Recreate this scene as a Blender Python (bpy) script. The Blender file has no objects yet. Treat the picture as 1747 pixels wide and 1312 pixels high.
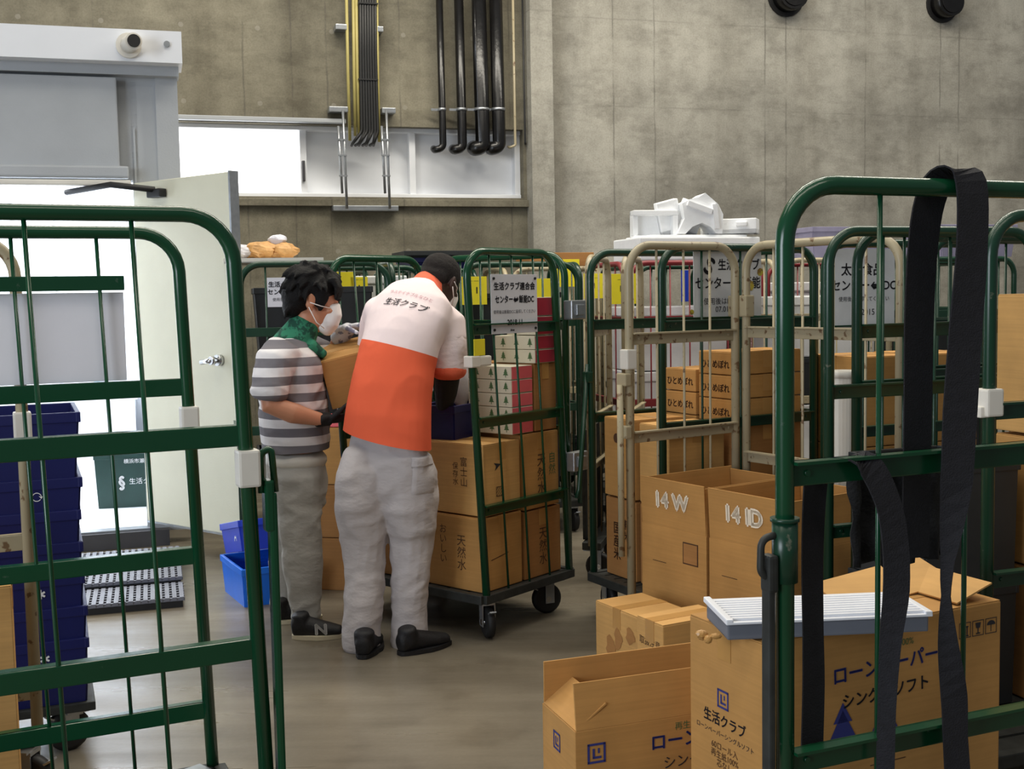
import bpy, bmesh, math, random
from mathutils import Vector as V, Matrix, noise
from mathutils.bvhtree import BVHTree
random.seed(7)
S = bpy.context.scene
COL = S.collection
sin, cos, PI = math.sin, math.cos, math.pi
R_ = math.radians

# ------------------------------------------------------------------ camera
F, IW, IH = 2000.0, 1747, 1312
EYE = V((0, 0, 1.5))
_p, _r = math.atan(151 / F), 0.018
_fw = V((0, cos(_p), -sin(_p))); _u0 = V((0, sin(_p), cos(_p))); _r0 = V((1, 0, 0))
_R = _r0 * cos(_r) - _u0 * sin(_r); _U = _r0 * sin(_r) + _u0 * cos(_r)
cam_d = bpy.data.cameras.new('camera'); cam = bpy.data.objects.new('camera', cam_d); COL.objects.link(cam)
cam_d.sensor_width = 36; cam_d.lens = 36 * F / IW; cam_d.clip_end = 100
cam.matrix_world = Matrix.Translation(EYE) @ Matrix((_R, _U, -_fw)).transposed().to_4x4()
S.camera = cam

def ray(px, py): return _fw + _R * ((px - IW / 2) / F) - _U * ((py - IH / 2) / F)
def at(px, py, Y):
    d = ray(px, py); return EYE + d * (Y / d.y)
def atz(px, py, z):
    d = ray(px, py); return EYE + d * ((z - EYE.z) / d.z)

# ------------------------------------------------------------------ world, lights, exposure
w = bpy.data.worlds.new('world'); S.world = w; w.use_nodes = True
w.node_tree.nodes['Background'].inputs[0].default_value = (0.80, 0.83, 0.88, 1)
w.node_tree.nodes['Background'].inputs[1].default_value = 0.17
def area(name, loc, sx, sy, power, col, rot=(0, 0, 0)):
    l = bpy.data.lights.new(name, 'AREA'); l.shape = 'RECTANGLE'; l.size = sx; l.size_y = sy; l.energy = power; l.color = col
    o = bpy.data.objects.new(name, l); COL.objects.link(o); o.location = loc; o.rotation_euler = rot
    return o
WARM = (1.0, 0.93, 0.80)
area('ceiling_lamp_row', (-1.5, 4.0, 6.6), 7.0, 0.5, 120, WARM)
area('ceiling_lamp_row', (1.5, 7.4, 6.6), 9.0, 0.5, 430, WARM)
area('ceiling_lamp_row', (0.5, 0.4, 6.6), 7.0, 0.5, 100, WARM)
area('loading_door_daylight', (-6.5, -3.2, 2.6), 4.0, 3.6, 380, (0.84, 0.91, 1.0), (R_(90), 0, R_(-45)))
S.view_settings.view_transform = 'Standard'; S.view_settings.look = 'None'; S.view_settings.gamma = 1
S.view_settings.use_curve_mapping = False
S.view_settings.exposure = 0.24

# ------------------------------------------------------------------ materials
def lin(c):
    f = lambda x: x / 12.92 if x <= 0.04045 else ((x + 0.055) / 1.055) ** 2.4
    return tuple(f(x / 255) for x in c) + (1,)
class NT:
    def __init__(s, m): m.use_nodes = True; s.t = m.node_tree; s.n = s.t.nodes; s.b = s.n['Principled BSDF']; s.tc = s.n.new('ShaderNodeTexCoord')
    def new(s, k, **kw):
        n = s.n.new(k)
        for a, b in kw.items(): setattr(n, a, b)
        return n
    def link(s, a, b): s.t.links.new(a, b)
    def noise(s, scale, detail=4, vec=None, rough=.55):
        n = s.new('ShaderNodeTexNoise'); n.inputs['Scale'].default_value = scale; n.inputs['Detail'].default_value = detail; n.inputs['Roughness'].default_value = rough
        s.link(vec or s.tc.outputs['Object'], n.inputs['Vector']); return n.outputs['Fac']
    def mapping(s, scale=(1, 1, 1), rot=(0, 0, 0)):
        m = s.new('ShaderNodeMapping'); m.inputs['Scale'].default_value = scale; m.inputs['Rotation'].default_value = rot
        s.link(s.tc.outputs['Object'], m.inputs['Vector']); return m.outputs[0]
    def ramp(s, fac, stops):
        r = s.new('ShaderNodeValToRGB'); e = r.color_ramp.elements
        while len(e) < len(stops): e.new(0.5)
        for x, (p, c) in zip(e, stops): x.position = p; x.color = c if len(c) == 4 else tuple(c) + (1,)
        s.link(fac, r.inputs[0]); return r.outputs[0]
    def mix(s, fac, a, b, mode='MIX'):
        m = s.new('ShaderNodeMix', data_type='RGBA', blend_type=mode)
        for sock, v in ((m.inputs[0], fac), (m.inputs[6], a), (m.inputs[7], b)):
            if isinstance(v, bpy.types.NodeSocket): s.link(v, sock)
            else: sock.default_value = v
        return m.outputs[2]
    def math(s, op, a, b=None, c=None):
        m = s.new('ShaderNodeMath', operation=op)
        for i, v in enumerate((a, b, c)):
            if v is None: continue
            if isinstance(v, bpy.types.NodeSocket): s.link(v, m.inputs[i])
            else: m.inputs[i].default_value = v
        return m.outputs[0]
    def bump(s, h, strength=.2, dist=.01):
        b = s.new('ShaderNodeBump'); b.inputs['Strength'].default_value = strength; b.inputs['Distance'].default_value = dist
        s.link(h, b.inputs['Height']); s.link(b.outputs[0], s.b.inputs['Normal'])
    def sep(s, sock=None):
        x = s.new('ShaderNodeSeparateXYZ'); s.link(sock or s.tc.outputs['Object'], x.inputs[0]); return x.outputs

def mat(name, rgb, rough=.5, metal=0., var=.12, nscale=8., bump=0., bscale=60., spec=.5, coat=0.):
    m = bpy.data.materials.new(name); t = NT(m); c = lin(rgb)
    lo = tuple(x * (1 - var) for x in c[:3]) + (1,); hi = tuple(min(1, x * (1 + var)) for x in c[:3]) + (1,)
    t.link(t.ramp(t.noise(nscale), [(.3, lo), (.7, hi)]), t.b.inputs['Base Color'])
    t.b.inputs['Roughness'].default_value = rough; t.b.inputs['Metallic'].default_value = metal
    t.b.inputs['Specular IOR Level'].default_value = spec; t.b.inputs['Coat Weight'].default_value = coat
    if bump: t.bump(t.noise(bscale), bump)
    return m
def emit(name, rgb, strength):
    m = bpy.data.materials.new(name); m.use_nodes = True; b = m.node_tree.nodes['Principled BSDF']
    b.inputs['Base Color'].default_value = lin(rgb); b.inputs['Emission Color'].default_value = lin(rgb); b.inputs['Emission Strength'].default_value = strength
    return m
def worn(name, rgb, wear, amount=.62, rough=.3, metal=0.):
    m = bpy.data.materials.new(name); t = NT(m)
    f = t.ramp(t.noise(26, 6), [(amount, (0, 0, 0)), (amount + .05, (1, 1, 1))])
    v = t.ramp(t.noise(3), [(.3, tuple(x * .8 for x in lin(rgb)[:3])), (.7, lin(rgb)[:3])])
    t.link(t.mix(f, v, lin(wear)), t.b.inputs['Base Color']); t.b.inputs['Roughness'].default_value = rough; t.b.inputs['Metallic'].default_value = metal
    return m
M = {}
M['green'] = worn('green_paint', (15, 70, 43), (62, 86, 70), .70, .22)
M['green2'] = worn('dark_green_paint', (20, 60, 42), (90, 95, 80), .66, .3)
M['beige'] = worn('beige_paint', (176, 164, 134), (112, 88, 62), .60, .4)
M['red'] = worn('red_paint', (130, 38, 44), (100, 80, 66), .66, .4)
M['deck'] = mat('dark_deck_steel', (52, 54, 52), .55, .3, .3, 20)
M['steel'] = mat('galvanised_steel', (170, 174, 178), .35, .8, .1, 30)
M['chrome'] = mat('bright_steel', (205, 205, 205), .2, .95, .05)
M['rubber'] = mat('black_rubber', (20, 20, 21), .6, 0, .2, 30)
M['plastic_white'] = mat('white_plastic', (222, 218, 208), .4, 0, .05)
M['foam'] = mat('white_polystyrene', (238, 240, 242), .8, 0, .03, 20, .15, 220)
M['paper'] = mat('white_paper', (226, 228, 234), .7, 0, .03)
M['sign'] = mat('white_sign_board', (214, 216, 224), .45, 0, .05, 6)
_m = mat('thin_white_sheet', (246, 246, 252), .6, 0, .03, 4); _t = _m.node_tree; _tr = _t.nodes.new('ShaderNodeBsdfTranslucent'); _tr.inputs[0].default_value = lin((240, 240, 250)); _mx = _t.nodes.new('ShaderNodeMixShader'); _mx.inputs[0].default_value = .15
_t.links.new(_t.nodes['Principled BSDF'].outputs[0], _mx.inputs[1]); _t.links.new(_tr.outputs[0], _mx.inputs[2]); _t.links.new(_mx.outputs[0], _t.nodes['Material Output'].inputs['Surface']); M['sheet'] = _m
M['oldsign'] = mat('weathered_grey_sign', (204, 206, 208), .5, 0, .14, 5)
M['yellow'] = mat('yellow_card', (236, 220, 40), .6, 0, .06)
M['ink'] = mat('black_ink', (36, 36, 44), .7, 0, .1)
M['inkbrown'] = mat('dark_brown_ink', (76, 48, 26), .8, 0, .15)
M['inkblue'] = mat('blue_ink', (46, 52, 120), .8, 0, .1)
M['inkgreen'] = mat('green_ink', (70, 100, 60), .8, 0, .1)
M['white_ink'] = mat('white_print', (225, 225, 225), .7, 0, .03)
M['navy'] = mat('navy_plastic', (20, 26, 84), .42, 0, .12, 5)
M['blue'] = mat('blue_plastic', (26, 58, 190), .4, 0, .1, 5)
M['bright_blue'] = mat('bright_blue_plastic', (22, 110, 225), .4, 0, .08, 5)
M['blackcrate'] = mat('dark_grey_crate_plastic', (38, 42, 44), .5, 0, .15)
M['greencrate'] = mat('dark_green_crate_plastic', (18, 52, 46), .45, 0, .12)
M['pink'] = mat('pink_carton', (236, 104, 112), .6, 0, .06)
M['crimson'] = mat('crimson_carton', (178, 44, 66), .6, 0, .08)
M['whitecarton'] = mat('pale_carton', (206, 200, 178), .65, 0, .06)
M['strap'] = mat('black_webbing', (24, 24, 30), .85, 0, .2, 60, .4, 300)
M['cloth_black'] = mat('black_cloth', (16, 17, 20), .9, 0, .2, 20, .5, 120)
M['tape'] = mat('brown_tape', (186, 140, 80), .3, 0, .06)
M['bag'] = mat('white_plastic_bag', (214, 214, 224), .3, 0, .06, 6, .6, 18)
M['bag_orange'] = mat('orange_paper_bag', (204, 156, 98), .6, 0, .2, 14, .5, 30)
M['pipe'] = mat('black_pipe_lagging', (16, 15, 15), .28, 0, .2, 12, .15, 30)
M['cable'] = mat('black_cable_sheath', (30, 30, 30), .5, 0, .2, 60)
M['cable_yellow'] = mat('yellow_conduit', (172, 160, 96), .5, 0, .1)
M['panel_grey'] = mat('grey_coated_panel', (172, 176, 180), .5, 0, .05, 3, .1, 90)
M['panel_white'] = mat('white_coated_panel', (232, 235, 240), .4, 0, .02, 3)
M['door'] = mat('cream_door_panel', (214, 212, 190), .5, 0, .04, 3, .08, 150)
M['mat_grey'] = mat('grey_plastic_mat', (104, 106, 116), .5, 0, .1)
M['dark'] = mat('dark_sill', (64, 64, 68), .6, 0, .15)
M['skin'] = mat('skin_tan', (196, 136, 104), .5, 0, .06, 14, .05, 200)
M['skin_dark'] = mat('skin_dark', (66, 44, 36), .5, 0, .08, 14, .05, 200)
M['hair'] = mat('black_hair', (12, 11, 12), .7, 0, .3, 60, .5, 160, .25)
M['hair_short'] = mat('short_dark_hair', (30, 24, 22), .9, 0, .3, 90, .8, 260)
M['mask'] = mat('white_mask', (232, 226, 222), .8, 0, .03)
M['glove'] = mat('black_glove', (20, 20, 22), .8, 0, .2, 50, .3, 200)
M['glove_white'] = worn('white_grey_glove', (214, 214, 222), (120, 120, 140), .52, .8)
M['collar'] = worn('green_check_collar', (46, 130, 98), (20, 74, 58), .5, .85)
M['shoe'] = mat('black_shoe', (18, 18, 22), .6, 0, .2, 50, .2, 150)
M['sole'] = mat('cream_sole', (206, 196, 168), .6, 0, .06)
M['orange'] = mat('orange_knit', (238, 108, 74), .85, 0, .05, 10, .2, 240)
M['tray'] = mat('white_ribbed_plastic', (232, 234, 240), .4, 0, .03)
M['tray_grey'] = mat('grey_tray_side', (108, 112, 122), .5, 0, .06)
M['window_light'] = emit('daylight_window', (255, 255, 255), 2.2)
M['lamp_white'] = emit('lit_lamp', (255, 255, 255), 6)

def cardboard(name, rgb):
    m = bpy.data.materials.new(name); t = NT(m); c = lin(rgb)
    a = t.noise(5, 5); b = t.noise(1, 3, t.mapping((3, 3, 140)))
    col = t.ramp(a, [(.3, tuple(x * .86 for x in c[:3])), (.7, tuple(min(1, x * 1.08) for x in c[:3]))])
    t.link(t.mix(.12, col, t.ramp(b, [(.35, (.3, .3, .3)), (.65, (1, 1, 1))]), 'MULTIPLY'), t.b.inputs['Base Color'])
    t.b.inputs['Roughness'].default_value = .75; t.b.inputs['Specular IOR Level'].default_value = .25
    t.bump(b, .05, .004); return m
M['card'] = cardboard('brown_cardboard', (190, 142, 82))
M['card2'] = cardboard('dark_brown_cardboard', (170, 122, 72))
M['card3'] = cardboard('pale_cardboard', (206, 160, 98))
M['card_grey'] = cardboard('greyish_cardboard', (176, 146, 112))

def floor_mat():
    m = bpy.data.materials.new('worn_concrete_floor'); t = NT(m)
    a = t.noise(.9, 6); st = t.noise(1, 5, t.mapping((.7, 5.5, 1), (0, 0, R_(20)))); f = t.noise(60, 3); sp = t.noise(5, 8)
    c = t.ramp(a, [(.3, lin((108, 100, 86))[:3]), (.7, lin((136, 128, 113))[:3])])
    c = t.mix(.6, c, t.ramp(st, [(.36, (.60, .58, .55)), (.6, (1, 1, 1))]), 'MULTIPLY')
    c = t.mix(.5, c, t.ramp(sp, [(.3, (.6, .58, .55)), (.5, (1, 1, 1))]), 'MULTIPLY')
    c = t.mix(.25, c, t.ramp(f, [(.3, (.6, .6, .6)), (.7, (1, 1, 1))]), 'MULTIPLY')
    t.link(c, t.b.inputs['Base Color'])
    t.link(t.ramp(st, [(.3, (.42,) * 3), (.7, (.24,) * 3)]), t.b.inputs['Roughness'])
    t.bump(t.noise(25, 5), .06, .01); return m
M['floor'] = floor_mat()

def wall_mat(name, rgb, vlines, hlines, stain=1.0):
    m = bpy.data.materials.new(name); t = NT(m); x, y, z = t.sep()
    c0 = lin(rgb)
    a = t.noise(.7, 7, rough=.62); b = t.noise(5, 8, rough=.7); vs = t.noise(1, 6, t.mapping((2.6, 2.6, .28)))
    c = t.ramp(a, [(.32, tuple(q * .62 for q in c0[:3])), (.62, tuple(min(1, q * 1.12) for q in c0[:3]))])
    c = t.mix(.55 * stain, c, t.ramp(vs, [(.34, (.55, .53, .50)), (.58, (1, 1, 1))]), 'MULTIPLY')
    c = t.mix(.5, c, t.ramp(b, [(.34, (.58, .57, .55)), (.54, (1, 1, 1))]), 'MULTIPLY')
    g = t.noise(70, 3); c = t.mix(.35, c, t.ramp(g, [(.36, (.62, .61, .60)), (.58, (1, 1, 1))]), 'MULTIPLY')
    sp = t.noise(1, 7, t.mapping((1.4, 1.4, 3.5), (.2, 0, .4)), .7); c = t.mix(.45, c, t.ramp(sp, [(.40, (.55, .54, .53)), (.52, (1, 1, 1))]), 'MULTIPLY')
    tot = None; wob = t.math('MULTIPLY', t.math('SUBTRACT', t.noise(3), .5), .03)
    for val, coord in [(q, x) for q in vlines] + [(q, z) for q in hlines]:
        d = t.math('ABSOLUTE', t.math('ADD', t.math('SUBTRACT', coord, val), wob))
        k = t.math('MULTIPLY', t.math('LESS_THAN', d, .007), .85 if coord == x else .35)
        tot = k if tot is None else t.math('MAXIMUM', tot, k)
    brk = t.ramp(t.noise(2.2, 4), [(.38, (0, 0, 0)), (.55, (1, 1, 1))])
    tot = t.math('MULTIPLY', t.math('MULTIPLY', tot, brk), .5)
    c = t.mix(tot, c, (.07, .064, .055, 1))
    # form tie holes on a regular grid
    fx = t.math('SUBTRACT', t.math('MODULO', t.math('ADD', x, 30), .60), .30); fz = t.math('SUBTRACT', t.math('MODULO', t.math('ADD', z, 30.2), .60), .30)
    h = t.math('LESS_THAN', t.math('ADD', t.math('MULTIPLY', fx, fx), t.math('MULTIPLY', fz, fz)), .0004)
    c = t.mix(t.math('MULTIPLY', h, .22), c, (.45, .43, .38, 1))
    t.link(c, t.b.inputs['Base Color']); t.b.inputs['Roughness'].default_value = .82; t.b.inputs['Specular IOR Level'].default_value = .3
    t.bump(b, .25, .012); return m

# ------------------------------------------------------------------ mesh helpers
def new(): return bmesh.new()
def box(bm, c, s, rot=None, bev=0.0):
    mx = Matrix.Translation(V(c)) @ (rot.to_4x4() if rot is not None else Matrix()) @ Matrix.Diagonal((s[0], s[1], s[2], 1))
    g = bmesh.ops.create_cube(bm, size=1, matrix=mx)
    if bev:
        es = list({e for v in g['verts'] for e in v.link_edges})
        bmesh.ops.bevel(bm, geom=es, offset=bev, segments=2, affect='EDGES', profile=.6)
    return bm
def tube(bm, pts, r, n=10, cap=True):
    pts = [V(p) for p in pts]; L = len(pts); rings = []
    t0 = (pts[1] - pts[0]).normalized(); a = t0.orthogonal().normalized()
    for i, p in enumerate(pts):
        t = ((pts[min(i + 1, L - 1)] - pts[max(i - 1, 0)])).normalized()
        a = (a - t * a.dot(t)).normalized(); b = t.cross(a)
        rr = r[i] if isinstance(r, (list, tuple)) else r
        rings.append([bm.verts.new(p + (a * cos(2 * PI * k / n) + b * sin(2 * PI * k / n)) * rr) for k in range(n)])
    for i in range(L - 1):
        for k in range(n):
            f = bm.faces.new((rings[i][k], rings[i][(k + 1) % n], rings[i + 1][(k + 1) % n], rings[i + 1][k])); f.smooth = True
    if cap: bm.faces.new(rings[0][::-1]); bm.faces.new(rings[-1])
    return bm
def rpath(pts, rad, seg=7):
    pts = [V(p) for p in pts]; out = [pts[0]]
    for i in range(1, len(pts) - 1):
        p, q, s = pts[i - 1], pts[i], pts[i + 1]
        d1 = (p - q).normalized(); d2 = (s - q).normalized(); h = d1.angle(d2) / 2
        L = min(rad / math.tan(h), (p - q).length * .49, (s - q).length * .49); rr = L * math.tan(h)
        c = q + (d1 + d2).normalized() * (rr / sin(h)); a = q + d1 * L - c; b = q + d2 * L - c; ang = a.angle(b)
        for k in range(seg + 1):
            f = k / seg; out.append(c + (a * sin((1 - f) * ang) + b * sin(f * ang)) / sin(ang))
    out.append(pts[-1]); return out
def cyl(bm, p, q, r, n=16): return tube(bm, [p, q], r, n)
def obj(name, bm, m, parent=None, kind=None, label=None, smooth=False):
    bmesh.ops.recalc_face_normals(bm, faces=bm.faces)
    me = bpy.data.meshes.new(name); bm.to_mesh(me); bm.free()
    return mobj(name, me, m, parent, kind, label, smooth)
def mobj(name, me, m, parent=None, kind=None, label=None, smooth=False):
    o = bpy.data.objects.new(name, me); COL.objects.link(o)
    ms = m if isinstance(m, (list, tuple)) else [m]
    me.materials.clear()
    for x in ms: me.materials.append(M[x] if isinstance(x, str) else x)
    if smooth:
        for p in me.polygons: p.use_smooth = True
    if parent: o.parent = parent
    if kind: o['kind'] = kind
    if label: o['label'] = label
    return o
def thing(name, label, cat, loc=(0, 0, 0), rot=0, group=None):
    o = bpy.data.objects.new(name, None); COL.objects.link(o); o.empty_display_size = .1
    o.location = loc
    if isinstance(rot, Matrix): o.rotation_euler = rot.to_euler()
    else: o.rotation_euler = (0, 0, rot)
    return tag(o, label, cat, group)
def tag(o, label, cat, group=None):
    o['label'] = label; o['category'] = cat
    if group: o['group'] = group
    return o
_tc = {}
def text_mesh(body, size, align='CENTER', bold=0.0):
    k = (body, size, align, bold)
    if k not in _tc:
        cu = bpy.data.curves.new('t', 'FONT'); cu.body = body; cu.size = size; cu.align_x = align; cu.align_y = 'CENTER'; cu.resolution_u = 4
        o = bpy.data.objects.new('t', cu); COL.objects.link(o)
        dg = bpy.context.evaluated_depsgraph_get(); _tc[k] = bpy.data.meshes.new_from_object(o.evaluated_get(dg))
        bpy.data.objects.remove(o)
        if bold:
            bm = bmesh.new()
            for dx, dy in ((0, 0), (bold, 0), (-bold, 0), (0, bold), (0, -bold)):
                m2 = _tc[k].copy(); m2.transform(Matrix.Translation((dx, dy, 0))); bm.from_mesh(m2); bpy.data.meshes.remove(m2)
            bm.to_mesh(_tc[k]); bm.free()
    return _tc[k].copy()
def axes(x, y, o):
    x = V(x).normalized(); z = x.cross(V(y)).normalized(); y = z.cross(x)
    m = Matrix((x, y, z)).transposed().to_4x4(); m.translation = V(o); return m
def lettering(parent, body, size, mx, m='ink', align='CENTER', bold=0.0, name='lettering', rot=0, xs=1.0):
    me = text_mesh(body, size, align, bold); me.transform(mx @ Matrix.Rotation(rot, 4, 'Z') @ Matrix.Diagonal((xs, 1, 1, 1)))
    return mobj(name, me, m, parent)

# ------------------------------------------------------------------ people / soft shapes
def loft(bm, secs, n=16):
    """secs: (centre, ra, rb, adir); closed tapering body along the centres"""
    secs = [(V(c), a, b, V(d)) for c, a, b, d in secs]
    L = len(secs)
    t0 = (secs[1][0] - secs[0][0]).normalized(); t1 = (secs[-1][0] - secs[-2][0]).normalized()
    c, a, b, d = secs[0]; e = min(a, b) * .35
    pre = [(c - t0 * e, a * .55, b * .55, d), (c - t0 * e * .55, a * .85, b * .85, d)]
    c, a, b, d = secs[-1]; e = min(a, b) * .35
    post = [(c + t1 * e * .55, a * .85, b * .85, d), (c + t1 * e, a * .55, b * .55, d)]
    secs = pre + secs + post; L = len(secs); rings = []
    for i, (c, a, b, d) in enumerate(secs):
        t = (secs[min(i + 1, L - 1)][0] - secs[max(i - 1, 0)][0]).normalized()
        x = d - t * d.dot(t)
        x = x.normalized() if x.length > 1e-4 else t.orthogonal().normalized()
        y = t.cross(x)
        rings.append([bm.verts.new(c + x * (a * cos(2 * PI * k / n)) + y * (b * sin(2 * PI * k / n))) for k in range(n)])
    for i in range(L - 1):
        for k in range(n): bm.faces.new((rings[i][k], rings[i][(k + 1) % n], rings[i + 1][(k + 1) % n], rings[i + 1][k]))
    bm.faces.new(rings[0][::-1]); bm.faces.new(rings[-1]); return bm
def limb(bm, pts, n=14): return loft(bm, [(p, r, r, V((.3, .2, .9))) for p, r in pts], n)
def blob(bm, c, rx, ry, rz, rot=None, seg=20):
    mx = Matrix.Translation(V(c)) @ (rot.to_4x4() if rot is not None else Matrix()) @ Matrix.Diagonal((rx, ry, rz, 1))
    bmesh.ops.create_uvsphere(bm, u_segments=seg, v_segments=seg // 2 + 2, radius=1, matrix=mx)
def remesh(bm, voxel, smooth=4, wrinkle=0.0, wscale=8, stretch=(1, 1, 1), seed=0, keep=None):
    bmesh.ops.recalc_face_normals(bm, faces=bm.faces)
    me = bpy.data.meshes.new('r'); bm.to_mesh(me); bm.free()
    o = bpy.data.objects.new('r', me); COL.objects.link(o)
    r = o.modifiers.new('r', 'REMESH'); r.mode = 'VOXEL'; r.voxel_size = voxel; r.use_smooth_shade = True
    s = o.modifiers.new('s', 'SMOOTH'); s.factor = .5; s.iterations = smooth
    dg = bpy.context.evaluated_depsgraph_get(); out = bpy.data.meshes.new_from_object(o.evaluated_get(dg)); bpy.data.objects.remove(o)
    if wrinkle:
        ns = [v.normal.copy() for v in out.vertices]
        for v, nn in zip(out.vertices, ns):
            p = V((v.co.x * stretch[0], v.co.y * stretch[1], v.co.z * stretch[2])) * wscale + V((seed, seed * 2, 0))
            q = p + V((noise.noise(p * .6), noise.noise(p * .6 + V((9, 0, 0))), noise.noise(p * .6 + V((0, 9, 0))))) * .9
            a = 1 - abs(noise.noise(q)) * 2.2; b = noise.noise(p * .45)
            v.co += nn * wrinkle * (a * .7 + b)
    for p in out.polygons: p.use_smooth = True
    return out
def hand(bm, wrist, d, palm_n, curl=.9, sc=1.0, thumb=1):
    """palm + five bent fingers; d = pointing direction, palm_n = where the palm faces, thumb = side sign"""
    wrist, d, pn = V(wrist), V(d).normalized(), V(palm_n); pn = (pn - d * pn.dot(d)).normalized(); s = d.cross(pn).normalized() * thumb
    loft(bm, [(wrist - d * .02 * sc, .021 * sc, .028 * sc, pn), (wrist + d * .03 * sc, .016 * sc, .036 * sc, pn), (wrist + d * .085 * sc, .014 * sc, .042 * sc, pn)])
    for k, (off, ln, cf) in enumerate([(.031, .072, .85), (.0105, .080, .95), (-.0105, .075, 1.0), (-.031, .060, 1.1)]):
        p = wrist + d * .088 * sc + s * off * sc; dirv = d.copy(); pts = [(p - d * .012 * sc, .0095 * sc)]
        for j, fr in enumerate((.45, .32, .23)):
            dirv = (Matrix.Rotation(curl * cf * (.45 if j == 0 else .65), 3, d.cross(pn)) @ dirv).normalized()
            p = p + dirv * ln * fr * sc; pts.append((p, (.0090, .0082, .0072)[j] * sc))
        limb(bm, pts, 10)
    p = wrist + d * .03 * sc + s * .032 * sc; t1 = (d * .65 + s * .75 + pn * .35).normalized()
    q = p + t1 * .038 * sc; t2 = (d * .85 + s * .25 + pn * .55).normalized()
    limb(bm, [(p - t1 * .012 * sc, .013 * sc), (q, .0115 * sc), (q + t2 * .03 * sc, .0098 * sc), (q + t2 * .052 * sc, .008 * sc)], 10)

def head(bm, c, fwd, up, sc=1.0):
    """skull, jaw, brow, nose, lips, ears as overlapping forms (remeshed later into the body)"""
    c, f, u = V(c), V(fwd).normalized(), V(up); u = (u - f * u.dot(f)).normalized(); s = f.cross(u)  # s = person's right
    Rm = Matrix((s, f, u)).transposed()
    P = lambda x, y, z: c + Rm @ (V((x, y, z)) * sc)
    B = lambda x, y, z, a, b, e, r=None: blob(bm, P(x, y, z), a * sc, b * sc, e * sc, Rm if r is None else Rm @ r, 18)
    B(0, -.012, .035, .076, .096, .083)                                   # cranium
    loft(bm, [(P(0, .028, .03), .066 * sc, .058 * sc, s), (P(0, .034, -.03), .060 * sc, .056 * sc, s), (P(0, .040, -.075), .047 * sc, .046 * sc, s), (P(0, .050, -.103), .026 * sc, .028 * sc, s)])
    B(0, .082, .022, .050, .014, .010)                                    # brow ridge
    loft(bm, [(P(0, .086, .012), .009 * sc, .008 * sc, s), (P(0, .097, -.018), .011 * sc, .011 * sc, s), (P(0, .106, -.034), .014 * sc, .012 * sc, s)])
    B(.013, .098, -.037, .008, .010, .007); B(-.013, .098, -.037, .008, .010, .007)   # nostrils
    B(0, .089, -.060, .022, .010, .006); B(0, .087, -.070, .019, .010, .006)           # lips
    B(0, .078, -.096, .017, .014, .013)                                   # chin
    B(.040, .068, -.022, .022, .018, .016); B(-.040, .068, -.022, .022, .018, .016)   # cheeks
    for sg in (1, -1):
        B(.076 * sg, -.010, -.008, .010, .018, .031, Matrix.Rotation(-.25, 3, 'X'))   # ears with rim and lobe
        B(.082 * sg, -.018, .004, .006, .012, .022); B(.076 * sg, -.002, -.034, .007, .009, .010)
    return P, Rm

# ------------------------------------------------------------------ setting: floor, walls, window strip
A17 = R_(17); C17, S17 = cos(A17), sin(A17); TAN = math.tan(A17)
def frame(o, yaw):
    m = Matrix.Rotation(yaw, 4, 'Z'); m.translation = V(o); return m
def struct(name, bm, m, mx=None, parent=None):
    o = obj(name, bm, m, parent, 'structure')
    if mx is not None: o.matrix_world = mx
    return o
fl = struct('floor', box(new(), (0, 4, -.05), (24, 20, .1)), 'floor')

YW = 10.3                                    # back wall: y = YW + x*tan17; local x runs along it, y points away from the camera
WM = frame((0, YW, 0), A17); WI = WM.inverted()
def wallp(px, py, off=0.0):
    """local wall coordinates (x, z) of the point seen at a pixel, on the plane set 'off' in front of the wall"""
    d = WI.to_3x3() @ ray(px, py); o = WI @ EYE; t = (-off - o.y) / d.y; q = o + d * t; return q.x, q.z
vl = [wallp(px, 200)[0] for px in (165, 418, 500, 560, 684, 870)]
hl = [1.05, 1.95, 3.95, 4.85]
M['wall_l'] = wall_mat('formed_concrete_left', (138, 133, 116), vl, hl)
vr = [wallp(px, 200)[0] for px in (1047, 1117, 1305, 1341, 1476, 1603, 1635)]
M['wall_r'] = wall_mat('formed_concrete_right', (176, 173, 162), vr, [wallp(1000, 180)[1], wallp(1010, 30)[1], 1.7], .8)
xs0 = wallp(100, 270)[0]; xs1 = wallp(893, 280)[0]; zt = wallp(600, 214)[1]; zb = wallp(600, 336)[1]
xp0 = wallp(897, 200)[0]; xp1 = wallp(934, 200)[0]
b = new()
box(b, ((-9 + xp0) / 2, .3, zb / 2), (9 + xp0, .6, zb))
box(b, ((-9 + xp0) / 2, .3, (zt + 8) / 2), (9 + xp0, .6, 8 - zt))
box(b, ((-9 + xs0) / 2, .3, (zt + zb) / 2), (9 + xs0, .6, zt - zb))
box(b, ((xs1 + xp0) / 2, .3, (zt + zb) / 2), (xp0 - xs1, .6, zt - zb))
struct('wall_back_left', b, 'wall_l', WM)
b = new(); box(b, ((xp0 + xp1) / 2, .22, 4), (xp1 - xp0, .76, 8)); struct('wall_back_pilaster', b, 'wall_r', WM)
b = new(); box(b, ((xp1 + 11) / 2, .3, 4), (11 - xp1, .6, 8)); struct('wall_back_right', b, 'wall_r', WM)
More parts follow.
